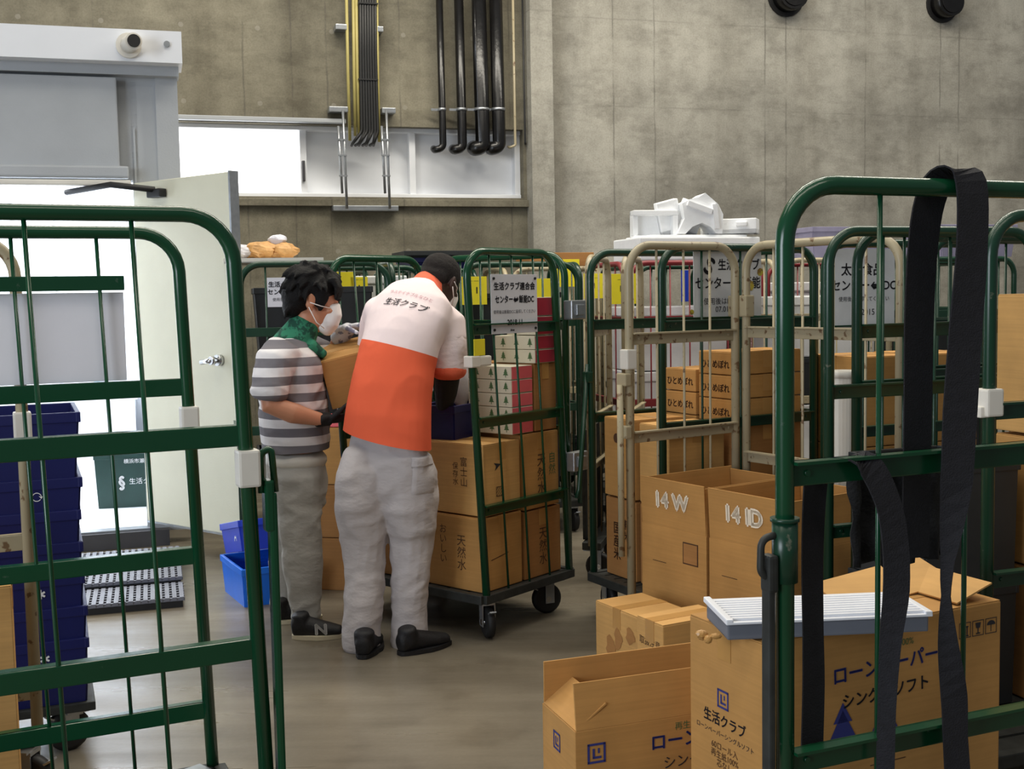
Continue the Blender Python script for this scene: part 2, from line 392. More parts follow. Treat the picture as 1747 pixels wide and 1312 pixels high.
# window strip
win = bpy.data.objects.new('window_1', None); COL.objects.link(win); win.matrix_world = WM; win['kind'] = 'structure'
xg = [xs0, wallp(516, 270)[0], wallp(708, 270)[0], xs1]
b = new(); box(b, ((xs0 + xg[1]) / 2, .20, (zt + zb) / 2), (xg[1] - xs0, .02, zt - zb)); obj('lit_pane', b, 'window_light', win, 'structure')
for i in (1, 2):
    b = new(); box(b, ((xg[i] + xg[i + 1]) / 2, .20, (zt + zb) / 2), (xg[i + 1] - xg[i], .03, zt - zb)); obj('infill_panel', b, 'panel_white', win, 'structure')
b = new()
for x in (xs0 + .03, xg[1] + .02, xg[2], xs1 - .02): box(b, (x, .15, (zt + zb) / 2), (.055, .10, zt - zb), bev=.006)
for z in (zt - .018, zb + .018): box(b, ((xs0 + xs1) / 2, .14, z), (xs1 - xs0, .12, .036), bev=.005)
obj('window_frame', b, 'panel_white', win, 'structure')
b = new(); x, z = wallp(520, 290); box(b, (x, .085, z), (.025, .04, .17), bev=.006); obj('window_latch', b, 'dark', win, 'structure')
b = new(); box(b, ((xs0 + xs1) / 2, -.015, zb - .05), (xs1 - xs0 + .1, .07, .06), bev=.006); struct('trim_1', b, 'wall_l', WM)
b = new(); box(b, ((xs0 + wallp(588, 200)[0]) / 2, -.03, zt + .025), (wallp(588, 200)[0] - xs0, .08, .035), bev=.006); struct('trim_2', b, 'panel_grey', WM)

# ------------------------------------------------------------------ cold room (walk-in box on the left)
KO = (-2.013, 7.281, 0); KM = frame(KO, A17); KI = KM.inverted()
def cold(name, pieces, m):
    b = new()
    for c, s in pieces: box(b, c, s)
    return struct(name, b, m, KM)
cold('wall_front_header', [((-1.6, .06, 2.58), (2.72, .12, .68))], 'panel_grey')
cold('wall_front_jamb', [((-.14, .06, 1.5), (.28, .12, 2.84)), ((-3.1, .06, 1.5), (.9, .12, 2.84))], 'panel_grey')
cold('trim_3', [((-.065, -.012, 1.58), (.13, .025, 2.6)), ((-.262, -.006, 1.3), (.012, .014, 2.5))], 'panel_grey')
cold('trim_4', [((-1.75, -.06, 3.005), (3.56, .30, .185))], 'panel_white')
cold('trim_5', [((-1.75, -.02, 2.885), (3.52, .16, .06))], 'panel_grey')
cold('wall_right_cold', [((-.20, 1.2, 1.55), (.10, 2.2, 2.9))], 'panel_white')
cold('wall_left_cold', [((-3.5, 1.2, 1.55), (.10, 2.2, 2.9))], 'panel_white')
cold('wall_rear_cold', [((-1.90, 2.25, 1.55), (3.3, .10, 2.9))], 'panel_white')
cold('ceiling_cold', [((-1.90, 1.2, 2.95), (3.3, 2.2, .08))], 'panel_white')
cold('floor_cold', [((-1.90, 1.1, .05), (3.3, 2.2, .10))], 'panel_white')
cold('trim_6', [((-1.6, -.03, .05), (2.9, .10, .098))], 'dark')
cold('trim_7', [((-1.4, .0, .105), (2.3, .10, .012))], 'steel')
b = new()
for x in [-.6 - .3 * k for k in range(9)]: box(b, (x, 2.19, 1.5), (.008, .02, 2.7))
struct('trim_8', b, 'panel_grey', KM)
lt = area('cold_room_lamp', KM @ V((-1.6, 1.1, 2.86)), 2.4, .9, 130, (.93, .97, 1.0)); lt.rotation_euler = (0, 0, A17)
# roller shutter over the opening
sh = thing('roller_shutter', 'pale grey roller shutter blind half down over the bright cold room doorway', 'shutter', KM @ V((-1.5, -.06, 2.3)), A17)
b = new(); box(b, (0, .0, .27), (2.30, .05, .54), bev=.01); obj('curtain', b, 'panel_grey', sh)
b = new(); box(b, (.02, -.015, -.02), (2.36, .09, .07), bev=.012); obj('bottom_rail', b, 'panel_grey', sh)
b = new(); box(b, (.03, -.03, -.085), (2.36, .05, .035), bev=.01); obj('light_strip', b, 'plastic_white', sh)
# camera lamp on the fascia
s_ = thing('spot_sensor', 'small round white sensor with a black lens on the white fascia', 'sensor', KM @ V((-.27, -.21, 3.0)), A17)
b = new(); tube(b, [(0, .02, 0), (0, -.03, 0)], .072, 20); tube(b, [(0, -.03, 0), (.03, -.15, .0)], .048, 20); obj('housing', b, 'plastic_white', s_, smooth=False)
b = new(); tube(b, [(.028, -.14, 0), (.032, -.165, 0)], .036, 20); obj('lens', b, 'rubber', s_)
b = new(); tube(b, [KM @ V((-.055, -.20, 3.02)), KM @ V((-.055, -.225, 3.02))], .018, 12)
tag(obj('fixing_bolt', b, 'steel'), 'small round bolt head at the right end of the white fascia', 'bolt')
# door leaf, open towards the camera
hp = KM @ V((-.28, -.05, 0)); fe = at(402, 620, 6.6); dv = V((fe.x - hp.x, fe.y - hp.y, 0)); DL = dv.length
dr = bpy.data.objects.new('door_1', None); COL.objects.link(dr); dr['kind'] = 'structure'
dr.location = hp; dr.rotation_euler = (0, 0, math.atan2(dv.y, dv.x))
b = new(); box(b, (DL / 2, .03, 1.19), (DL, .055, 2.06), bev=.006); obj('door_leaf', b, 'door', dr, 'structure')
b = new(); box(b, (DL - .001, .03, 1.19), (.014, .061, 2.07)); box(b, (DL / 2, .03, .155), (DL, .061, .012)); obj('door_edge', b, 'steel', dr, 'structure')
hz = 1.165
b = new(); tube(b, [(DL - .13, .0, hz), (DL - .13, -.03, hz)], .032, 18); tube(b, rpath([(DL - .13, -.02, hz), (DL - .13, -.075, hz), (DL - .21, -.075, hz - .01)], .02), .015, 12); tube(b, [(DL - .13, -.05, hz), (DL - .13, -.075, hz)], .024, 14)
box(b, (DL - .002, .03, hz - .03), (.018, .03, .16)); obj('door_handle', b, 'chrome', dr, 'structure')
b = new(); box(b, (DL * .30, -.03, 2.14), (.13, .05, .05), bev=.008); tube(b, [(DL * .3, -.04, 2.16), (.1, -.22, 2.19), (-.30, -.26, 2.17)], .018, 8); obj('door_closer', b, 'rubber', dr, 'structure')
# ribbed step mat in front of the doorway
NR = KI @ atz(316, 1036, .0)
mt = thing('slatted_floor_mat', 'grey slatted plastic floor mat in three rows before the cold room sill', 'mat', KM @ V((NR.x - .75, NR.y + .55, 0)), A17)
for k in range(3):
    b = new(); y0 = -.55 + k * .345; zz = .045 + .025 * k
    for i in range(44): box(b, (-.735 + i * .0342, y0 + .165, zz), (.021, .33, .016))
    for j in range(7): box(b, (0, y0 + .012 + j * .051, zz - .004), (1.5, .013, .016))
    obj('mat_row', b, 'mat_grey', mt)
    b = new(); box(b, (0, y0 + .165, (zz - .012) / 2), (1.48, .31, zz - .014)); obj('mat_base', b, 'rubber', mt)

# ------------------------------------------------------------------ roll cage carts
def panel(parent, o, d, L, paint, bars, nrod, H=1.71, z0=.19, r=.0175, name='side_frame', tubes=True, shear=0.0):
    """U-shaped tube frame starting at o (x,y) along unit d for L, with flat cross bars and thin rods"""
    o, d = V((o[0], o[1], 0)), V((d[0], d[1], 0)).normalized(); n = V((d.y, -d.x, 0)); P = lambda t, z: o + d * (t + shear * (z - .19)) + V((0, 0, z))
    b = new(); tube(b, rpath([P(0, z0), P(0, H - r), P(L, H - r), P(L, z0)], .11, 8), r, 14)
    fr = obj(name, b, paint, parent)
    for z in bars:
        b = new(); q = Matrix((d, n, V((0, 0, 1)))).transposed()
        box(b, P(L / 2, z), (L - r, .012, .048), q, .003); box(b, P(L / 2, z + .021) + n * .012, (L - r, .03, .006), q)
        for t in (.045, L - .045): tube(b, [P(t, z) + n * .004, P(t, z) + n * .010], .006, 8)
        obj('cross_bar', b, paint, fr)
    for i in range(nrod):
        t = L * (i + 1) / (nrod + 1); b = new(); tube(b, [P(t, z0 + .01), P(t, H - 1.5 * r)], .0052, 8); obj('wire_rod', b, paint, fr)
    return fr, P, d, n
def caster(parent, x, y, a, zt=.165):
    b = new(); c, s = cos(a), sin(a); rot = Matrix.Rotation(a, 3, 'Z')
    box(b, (x, y, zt - .004), (.09, .09, .008), rot)
    tr = V((x, y, 0)) + rot @ V((-.03, 0, 0))
    for sg in (1, -1): box(b, tr + rot @ V((.006, .028 * sg, .105)), (.045, .005, .105), rot)
    box(b, tr + rot @ V((.012, 0, zt - .012)), (.06, .06, .012), rot)
    box(b, tr + rot @ V((-.055, 0, .12)), (.05, .03, .006), Matrix.Rotation(a, 3, 'Z') @ Matrix.Rotation(.5, 3, 'Y'))
    cs = obj('caster', b, 'steel', parent)
    b = new(); t = rot @ V((0, 1, 0)); w0 = tr + V((0, 0, .072))
    tube(b, [w0 - t * .019, w0 - t * .013, w0 + t * .013, w0 + t * .019], [.058, .071, .071, .058], 24); obj('wheel', b, 'rubber', cs)
    b = new(); tube(b, [w0 - t * .031, w0 + t * .031], .014, 12); obj('axle', b, 'chrome', cs)
def deck(parent, W, D, m='deck', y0=0.0, z=.185):
    b = new()
    for x in (-W / 2, W / 2): box(b, (x, y0, z), (.035, D, .04), bev=.004)
    for y in (-D / 2, D / 2): box(b, (0, y0 + y, z), (W, .035, .04), bev=.004)
    n = 7
    for i in range(n): box(b, (-W / 2 + W * (i + .5) / n, y0, z + .008), (W / n * .86, D - .04, .012))
    return obj('base_deck', b, m, parent)
def cart(label, loc, yaw, W=.85, D=.6, paint='green', sides='RLB', bars=(1.2, .71), rods=3, brods=4, base=True, group=None, cat='roll cage', H=1.71, name='roll_cage', castang=None, bbars=None, side_bars=None, shear=0.0, zd=.185):
    t = thing(name, label, cat, (loc[0], loc[1], 0), yaw, group); t_P = {}
    sb = side_bars or {}
    for sd in sides:
        if sd == 'R': t_P['R'] = panel(t, (W / 2, -D / 2), (0, 1), D, paint, sb.get('R', bars), rods, H, z0=zd, shear=shear)
        if sd == 'L': t_P['L'] = panel(t, (-W / 2, -D / 2), (0, 1), D, paint, sb.get('L', bars), rods, H, z0=zd, shear=shear)
        if sd == 'B': t_P['B'] = panel(t, (-W / 2 + .03, D / 2 + .035), (1, 0), W - .06, paint, bbars or bars, brods, H, name='back_frame')
    if base:
        deck(t, W, D + .04, z=zd)
        ca = castang or [random.uniform(0, 6.28) for _ in range(4)]
        for k, (x, y) in enumerate(((W / 2 - .06, -D / 2 + .06), (W / 2 - .06, D / 2 - .06), (-W / 2 + .06, -D / 2 + .06), (-W / 2 + .06, D / 2 - .06))): caster(t, x, y, ca[k])
    return t, t_P
def latch(t, x, y, z, rot=0):
    b = new(); q = Matrix.Rotation(rot, 3, 'Z'); box(b, (x, y, z), (.05, .11, .09), q, .006); box(b, V((x, y, z)) + q @ V((.03, 0, 0)), (.012, .06, .05), q, .003)
    return obj('latch', b, 'steel', t)
def board(fr, P, d, n, t0, t1, z0, z1, m, name='sign_board', off=.012, side=1):
    """flat board hung on a panel; returns the placing matrix for its lettering"""
    c = P((t0 + t1) / 2, (z0 + z1) / 2) + n * off * side; q = Matrix((d, n, V((0, 0, 1)))).transposed()
    b = new(); box(b, c, (t1 - t0, .004, z1 - z0), q, .001)
    if name == 'sign_board':
        for tt in (-1, 1):
            for zz in (-1, 1): pass
    o = obj(name, b, m, fr)
    return o, axes(d, (0, 0, 1), c + n * .0032) if side > 0 else axes(-d, (0, 0, 1), c - n * .0032)
def mxo(mx, x, y): return mx @ Matrix.Translation((x, y, 0))
def number_card(fr, Pf, t, z, w_=.15, h=.17, txt='', side=1, m='yellow'):
    _, P, d, n = Pf; o, mx = board(fr, P, d, n, t - w_ / 2, t + w_ / 2, z - h / 2, z + h / 2, m, 'number_card', .02, side)
    if txt: lettering(o, txt, .055, mx, bold=.001); lettering(o, '— —', .03, mxo(mx, 0, .06))
    return o

# ------------------------------------------------------------------ cartons and crates
def carton(label, c, yaw, w_, d_, h, m='card', group=None, tape=True, cat='cardboard box', name='cardboard_box', rot=None):
    """closed carton standing on c=(x,y,z of its bottom)"""
    t = thing(name, label, cat, c, rot if rot is not None else yaw, group)
    b = new(); box(b, (0, 0, h / 2), (w_, d_, h), bev=.004); obj('carton_body', b, m, t)
    if tape is not None:
        for sg in (1, -1):
            b = new(); box(b, (0, sg * d_ * .247, h + .0012), (w_ - .002, d_ * .488, .003), bev=.001); obj('top_flap', b, m, t)
        if tape:
            b = new(); box(b, (0, 0, h + .0032), (w_, .05, .0012))
            for sg in (1, -1): box(b, (sg * (w_ / 2 + .0008), 0, h - .035), (.0012, .05, .075))
            obj('packing_tape', b, 'tape', t)
    return t
def face(w_, d_, h, k, u=0, v=0):
    """matrix on carton face k (F front -y, R right +x, L left -x, T top) at u right, v up from its centre"""
    if k == 'F': return axes((1, 0, 0), (0, 0, 1), (u, -d_ / 2 - .0012, h / 2 + v))
    if k == 'R': return axes((0, 1, 0), (0, 0, 1), (w_ / 2 + .0012, u, h / 2 + v))
    if k == 'L': return axes((0, -1, 0), (0, 0, 1), (-w_ / 2 - .0012, -u, h / 2 + v))
    return axes((1, 0, 0), (0, 1, 0), (u, v, h + .0055))
def open_carton(label, c, yaw, w_, d_, h, flaps, m='card', group=None):
    """flaps: {side: (height, tilt)}: tilt 0 = upright, + = leaning outward"""
    t = thing('open_cardboard_box', label, 'cardboard box', c, yaw, group); th = .006
    b = new(); box(b, (0, 0, th / 2), (w_, d_, th))
    for sg in (1, -1): box(b, (0, sg * (d_ - th) / 2, h / 2), (w_, th, h), bev=.0015); box(b, (sg * (w_ - th) / 2, 0, h / 2), (th, d_ - 2 * th, h), bev=.0015)
    obj('carton_body', b, m, t)
    for sd, (fh, tilt) in flaps.items():
        b = new(); L = (w_ if sd in 'FB' else d_) - .006
        box(b, (0, 0, fh / 2), (L, .005, fh), bev=.001)
        sg = {'F': -1, 'B': 1, 'L': -1, 'R': 1}[sd]
        q = Matrix.Rotation(-sg * tilt, 4, 'X') if sd in 'FB' else Matrix.Rotation(PI / 2, 4, 'Z') @ Matrix.Rotation(sg * tilt, 4, 'X')
        p = V((0, sg * (d_ / 2 - .003), h)) if sd in 'FB' else V((sg * (w_ / 2 - .003), 0, h))
        bmesh.ops.transform(b, matrix=Matrix.Translation(p) @ q, verts=b.verts); obj('flap', b, m, t)
    return t
def crate(label, c, yaw, w_=.55, d_=.38, h=.29, m='navy', group=None, rot=None, rimm=None, cat='crate', taper=.92):
    t = thing('plastic_crate', label, cat, c, rot if rot is not None else yaw, group); th = .006
    b = new(); box(b, (0, 0, .005), (w_ * taper, d_ * taper, .01))
    lo, hi = (w_ * taper / 2, d_ * taper / 2), (w_ / 2, d_ / 2)
    def wall(p, q, p2, q2):
        vs = [b.verts.new(x) for x in (p, q, q2, p2)]; n_ = ((V(q) - V(p)).cross(V(p2) - V(p))).normalized() * th
        vi = [b.verts.new(V(x) + n_) for x in (p, q, q2, p2)]
        b.faces.new(vs); b.faces.new(vi[::-1])
        for i in range(4): b.faces.new((vs[i], vs[(i + 1) % 4], vi[(i + 1) % 4], vi[i]))
    cs = [(-1, -1), (1, -1), (1, 1), (-1, 1)]
    for i in range(4):
        a, e = cs[i], cs[(i + 1) % 4]
        wall((a[0] * lo[0], a[1] * lo[1], 0), (e[0] * lo[0], e[1] * lo[1], 0), (a[0] * hi[0], a[1] * hi[1], h), (e[0] * hi[0], e[1] * hi[1], h))
    for zz in (h * .45, h * .72):
        f = taper + (1 - taper) * zz / h
        for sg in (1, -1): box(b, (0, sg * (d_ / 2 * f), zz), (w_ * f, .010, .012)); box(b, (sg * w_ / 2 * f, 0, zz), (.010, d_ * .95, .012))
    obj('tub', b, m, t)
    b = new()
    for sg in (1, -1): box(b, (0, sg * (d_ / 2 + .002), h - .015), (w_ + .02, .014, .034), bev=.003); box(b, (sg * (w_ / 2 + .002), 0, h - .015), (.014, d_ + .02, .034), bev=.003)
    obj('rim', b, rimm or m, t)
    return t
def two(a, b_): return V((a[0], a[1])), V((b_[0], b_[1]))
def L2W(t, x, y, z=0):
    a = t.rotation_euler.z; p = t.location; return (p.x + cos(a) * x - sin(a) * y, p.y + sin(a) * x + cos(a) * y, z)

# ------------------------------------------------------------------ foreground cage on the left
uL = V((.906, .423)); aL = math.atan2(.906, -.423)         # local -y = uL (open end at the right), local +x = away
D1, W1 = .86, .73
fr_, fl_ = V((-.552, 2.675)), V((-.925, 3.31))                # open-end corners of near and far panels
c1 = (fr_ + fl_) / 2 - uL * (D1 / 2)
L1, L1P = cart('large dark green roll cage in the left foreground, open end facing right', (c1.x, c1.y), aL, W1, D1, 'green', 'RL', rods=3, castang=[.4, 1, 2, 3], shear=.028, zd=.135, side_bars={'L': (1.195, .70, .28), 'R': (1.26, .775, .32)})
fR, PR, dR, nR = L1P['R']
o, mx = board(fR, PR, dR, nR, .155, .80, 1.285, 1.53, 'sheet', off=.022, side=1)
b = new(); box(b, PR(.50, 1.555), (.70, .012, .04), Matrix((dR, nR, V((0, 0, 1)))).transposed(), .003); obj('sign_rail', b, 'green', fR)
fL, PL, dL, nL = L1P['L']
b = new(); q = PL(-.002, 1.12); box(b, q, (.052, .050, .085), bev=.006); box(b, q + V((.02, -.03, .0)), (.02, .03, .06), bev=.004); obj('plastic_joint', b, 'plastic_white', fL)
b = new(); tube(b, rpath([PL(-.030, 1.06), PL(-.032, 1.15), PL(-.058, 1.165), PL(-.062, 1.06)], .02), .008, 10)
box(b, PL(-.040, .60), (.040, .018, .92), None, .006); box(b, PL(-.044, 1.03), (.042, .022, .12), None, .006); obj('hanging_latch_bar', b, 'green', fL)
b = new(); q = PR(-.0, 1.16); box(b, q, (.05, .05, .09), bev=.006); obj('plastic_joint', b, 'plastic_white', fR)

# beige cage and navy crates behind it
a2 = math.atan2(.906, -.423)
p2 = V((at(47, 900, 3.48).x, 3.48)); c2 = p2 - uL * .42 + V((-.423, .906)) * .02
L2, L2P = cart('scuffed beige roll cage frame at the far left behind the green cage', (c2.x, c2.y), aL, .04, .84, 'beige', 'L', bars=(.79, .33), rods=2, base=False, cat='roll cage')
fB, PB, dB, nB = L2P['L']
for t_ in (.05, .78): caster(L2, -.02, -.42 + t_, 1.0)
b = new(); box(b, (-.02, 0, .19), (.05, .84, .04), bev=.004); obj('base_rail', b, 'beige', L2)
b = new(); box(b, PB(0, 1.14), (.05, .05, .085), bev=.006); obj('plastic_joint', b, 'plastic_white', fB)
dl = thing('crate_dolly', 'low dark dolly with black wheels under the navy crate stack', 'dolly', (-1.785, 3.93, 0), R_(22))
b = new(); box(b, (0, 0, .155), (.62, .44, .03), bev=.004); obj('platform', b, 'deck', dl)
for x in (-.25, .25):
    for y in (-.16, .16): caster(dl, x, y, .3, .14)
NC = ['navy crate at the bottom of the tall stack behind the beige frame', 'second navy crate from the bottom of the tall stack behind the beige frame', 'third navy crate from the bottom of the tall stack behind the beige frame', 'fourth navy crate from the bottom of the tall stack behind the beige frame', 'middle navy crate of the tall stack behind the beige frame', 'fourth navy crate from the top of the tall stack behind the beige frame', 'third navy crate from the top of the tall stack behind the beige frame', 'second navy crate from the top of the tall stack behind the beige frame', 'topmost navy crate of the tall stack behind the beige frame']
for k in range(9):
    c = crate(NC[k], (-1.785 + random.uniform(-.006, .006), 3.93, .171 + .108 * k), R_(22) + random.uniform(-.015, .015), .58, .40, .107, 'navy', 'stacked navy crates', taper=.975)
    mx = axes((1, 0, 0), (0, 0, 1), (.16, -.205, .05)); 
    if k in (1, 3, 6): lettering(c, '✱' if k % 2 else '⟳', .045, mx, 'white_ink')
p3 = at(8, 1000, 3.26)
carton('upright tan carton sheet bundle at the far left behind the green cage', (p3.x - .135, 3.29, .0), R_(22), .26, .10, .70, 'card3', cat='carton')

# ------------------------------------------------------------------ middle cage with the sign
yM = math.atan2(-.64, .77); M1, M1P = cart('dark green roll cage behind the workers with a white sign, loaded with boxes', (-.262, 5.52), yM, .85, .60, 'green', 'RLB', shear=-.062, bars=(1.36, .86, .56), rods=3, brods=5, castang=[2.6, 1.1, 2.2, .3], bbars=(1.36, .86, .56), side_bars={'R': (1.36, .96, .575)})
fM, PM, dM, nM = M1P['R']
# side-face parameters of the sign from the photograph
def on_panel(t, Pp, px, py):
    """(t, z) on a panel plane seen at a pixel"""
    o = t.matrix_world if False else frame(t.location, t.rotation_euler.z)
    a, e = o @ Pp(0, 0), o @ Pp(1, 0); d = (e - a); n = V((d.y, -d.x, 0)); rr = ray(px, py)
    s = (a - EYE).dot(n) / rr.dot(n); q = EYE + rr * s; return (q - a).dot(d) / d.dot(d) - (Pp(0, q.z) - Pp(0, 0)).dot(Pp(1, 0) - Pp(0, 0)), q.z
t0, z1 = on_panel(M1, PM, 831, 468); t1, z0 = on_panel(M1, PM, 915, 566)
o, mx = board(fM, PM, dM, nM, t0, t1, z0, z1, 'sign')
hw = (t1 - t0) / 2
lettering(o, '生活クラブ連合会', hw * .225, mxo(mx, 0.0, .075), bold=.0012); lettering(o, 'センター⇔飯能DC', hw * .225, mxo(mx, .0, .018), bold=.0012, xs=.86)
lettering(o, '使用後は飯能DCに返却してください', hw * .112, mxo(mx, .0, -.035)); lettering(o, '2018.11', .034, mxo(mx, .0, -.082), bold=.0008); lettering(o, 'A▪w', .014, mxo(mx, -.02, -.115), bold=.001)
for sx in (-1, 1):
    for sz in (-1, 1):
        b = new(); p = mx @ V((sx * (hw - .016), sz * ((z1 - z0) / 2 - .018), 0)); q = mx.to_3x3() @ V((0, 0, 1)); tube(b, [p - q * .002, p + q * .004], .006, 10); obj('sign_rivet', b, 'rubber', o)
number_card(fM, M1P['R'], .03, 1.285, .07, .07)
latch(M1, .46, .325, 1.43); latch(M1, .46, .325, .72)
b = new(); p = PM(0, 1.225); box(b, p + V((.0, .0, 0)), (.05, .055, .05), bev=.006); box(b, p + V((.012, .06, 0)), (.02, .09, .045), bev=.008); obj('white_clip', b, 'plastic_white', fM)
def inM(x, y, z): return L2W(M1, x, y, z)
def mbox(label, x, y, z, w_, d_, h, m='card', prints=(), **kw):
    t = carton(label, inM(x, y, z), yM, w_, d_, h, m, **kw)
    for fc, u, v, body, sz, ink, rot in prints: lettering(t, body, sz, face(w_, d_, h, fc, u, v), ink, rot=rot)
    return t
VT = lambda s: '\n'.join(s)
ZB = .202
mbox('printed water carton at the bottom near corner of the middle cage', .205, -.145, ZB, .37, .27, .325, 'card', [('F', .06, .0, VT('天然水'), .055, 'inkbrown', 0), ('F', -.05, .03, VT('おいしい'), .045, 'inkbrown', 0), ('R', -.02, -.02, '━━━━', .03, 'inkbrown', .15)])
mbox('printed water carton low at the back of the middle cage under two cartons', .205, .145, ZB, .37, .27, .31, 'card2', [('R', .0, -.02, VT('天然水'), .06, 'inkbrown', 0)])
mbox('plain carton at the bottom left of the middle cage behind orange shirt man', -.20, -.13, ZB, .38, .28, .30, 'card2')
mbox('plain carton at the bottom back left of the middle cage', -.20, .15, ZB, .38, .26, .30, 'card2')
mbox('second tier carton with a dark printed emblem above the near water carton', .215, -.140, ZB + .335, .35, .25, .315, 'card3', [('F', .06, .03, VT('富士山'), .045, 'inkbrown', 0), ('F', .01, .02, VT('保存水'), .035, 'inkbrown', 0), ('R', -.03, .06, '➤', .05, 'ink', .2), ('R', -.02, -.06, '▨', .06, 'inkbrown', 0)])
mbox('second tier carton with tall brown letters beside the emblem carton', .215, .142, ZB + .32, .35, .26, .345, 'card', [('R', .0, -.02, VT('天然水'), .065, 'inkbrown', 0), ('R', .08, .02, VT('自然'), .055, 'inkgreen', 0)])
mbox('second tier plain carton at the left of the middle cage', -.19, .13, ZB + .31, .36, .28, .30, 'card2')
mbox('tall plain carton standing behind the pale tree print packs', .19, .195, .876, .38, .16, .31, 'card2')
def packs(label, x, y, z, n, w_, d_, h, side, group, labs):
    for k in range(n):
        t = thing('tissue_pack', labs[k], 'carton pack', inM(x, y, z + k * (h + .002)), yM, group)
        b = new(); box(b, (0, 0, h / 2), (w_, d_, h), bev=.003); obj('pack_body', b, 'whitecarton', t)
        b = new(); box(b, (w_ / 2 + .0006, 0, h / 2), (.0012, d_ - .006, h - .006)); obj('pack_side', b, side, t)
        for i in range(3):
            b = new(); cx = -w_ / 2 + w_ * (i + .5) / 3 + .01; cz = h * .5; out = [(-.002, -.020), (.002, -.020), (.002, -.010), (.016, -.010), (.007, .0), (.012, .0), (.005, .009), (.008, .009), (0, .022), (-.008, .009), (-.005, .009), (-.012, .0), (-.007, .0), (-.016, -.010), (-.002, -.010)]
            b.faces.new([b.verts.new((cx + x, -d_ / 2 - .001, cz + zz)) for x, zz in out]); obj('tree_print', b, 'inkgreen', t)
OR = ['bottom', 'second', 'third', 'fourth', 'topmost']
packs('', .245, .03, .876, 5, .26, .15, .060, 'pink', 'tree print packs with pink ends in the middle cage', [k + ' pale tree print pack with a pink end in the five pack pile' for k in OR])
packs('', .27, .19, 1.19, 2, .24, .16, .062, 'crimson', 'tree print packs below the sign', ['lower tree print pack with a crimson end just under the white sign', 'upper tree print pack with a crimson end just under the white sign'])
packs('', .30, .195, 1.32, 2, .18, .14, .085, 'crimson', 'crimson packs behind the sign', ['lower crimson ended pack partly behind the white sign', 'upper crimson ended pack partly behind the white sign'])
p = at(770, 752, 5.42)
crate('navy blue crate held open over the boxes beneath the black sleeved arm', (p.x, p.y, p.z + .01), R_(-30), .20, .26, .165, 'navy')
b = new(); blob(b, (0, 0, .12), .06, .05, .13); p = at(785, 690, 5.50)
for v in b.verts: v.co += v.normal * .012 * noise.noise(v.co * 22)
t = obj('plastic_bag', b, 'bag', smooth=True); t.location = (p.x, p.y + .03, p.z - .01); tag(t, 'translucent white plastic bag beside the black sleeved arm', 'bag')

# cartons stacked on the floor between the two men
pc = atz(566, 1008, 0)
stk = [('dark plain carton at the bottom of the stack seen between the men', .27, 'card2'), ('plain carton in the middle of the stack seen between the men', .27, 'card2'), ('lighter carton near the top of the stack seen between the men', .29, 'card')]
z = 0
for lb, h, m in stk:
    carton(lb, (pc.x - .02, pc.y + .17, z), R_(-12), .36, .30, h, m); z += h + .006
t = thing('pink_carton', 'flat pink carton topping the stack seen between the men', 'carton', (pc.x - .02, pc.y + .17, z), R_(-12)); b = new(); box(b, (0, 0, .02), (.34, .28, .04), bev=.003); obj('carton_body', b, 'pink', t)
b = new(); box(b, (0, 0, .0405), (.34, .05, .0012)); obj('packing_tape', b, 'tape', t)

# blue crates on the floor behind the left cage post
p = atz(408, 1036, 0)
c = crate('bright blue crate on the floor behind the left cage post', (p.x + .06, p.y + .22, 0), R_(-62), .40, .28, .19, 'bright_blue'); lettering(c, '✽', .06, face(.40, .28, .19, 'L'), 'white_ink')
c = crate('royal blue crate tipped on top of the bright blue crate', (p.x + .05, p.y + .24, .235), 0, .36, .26, .15, 'blue', rot=Matrix.Rotation(R_(-62), 3, 'Z') @ Matrix.Rotation(R_(-12), 3, 'Y')); lettering(c, 'A', .07, face(.36, .26, .15, 'F', .08), 'white_ink')
# green crate inside the cold room
p = atz(205, 868, .10)
c = crate('dark green crate with white logo on the cold room floor', (p.x - .01, p.y + .22, .10), R_(12), .38, .38, .37, 'greencrate')
lettering(c, '§', .10, face(.47, .4, .40, 'F', -.02, -.02), 'white_ink', bold=.004); lettering(c, '生活クラブ', .045, face(.47, .40, .40, 'F', .14, -.02), 'white_ink'); lettering(c, '横浜市瀬谷区', .034, face(.47, .41, .40, 'F', .1, .12), 'white_ink')
c = thing('blue_chiller_lid', 'small cyan object standing on the white ledge inside the cold room', 'box', KM @ V((-.62, 1.80, .827)), R_(12)); b = new(); box(b, (0, 0, .068), (.04, .05, .14), Matrix.Rotation(.3, 3, 'Y'), .004); obj('plastic_body', b, mat('cyan_plastic', (60, 180, 200), .4), c)
cold('trim_9', [((-.75, 1.95, .44), (.8, .45, .68)), ((-.75, 1.94, .80), (.84, .49, .05))], 'panel_white')

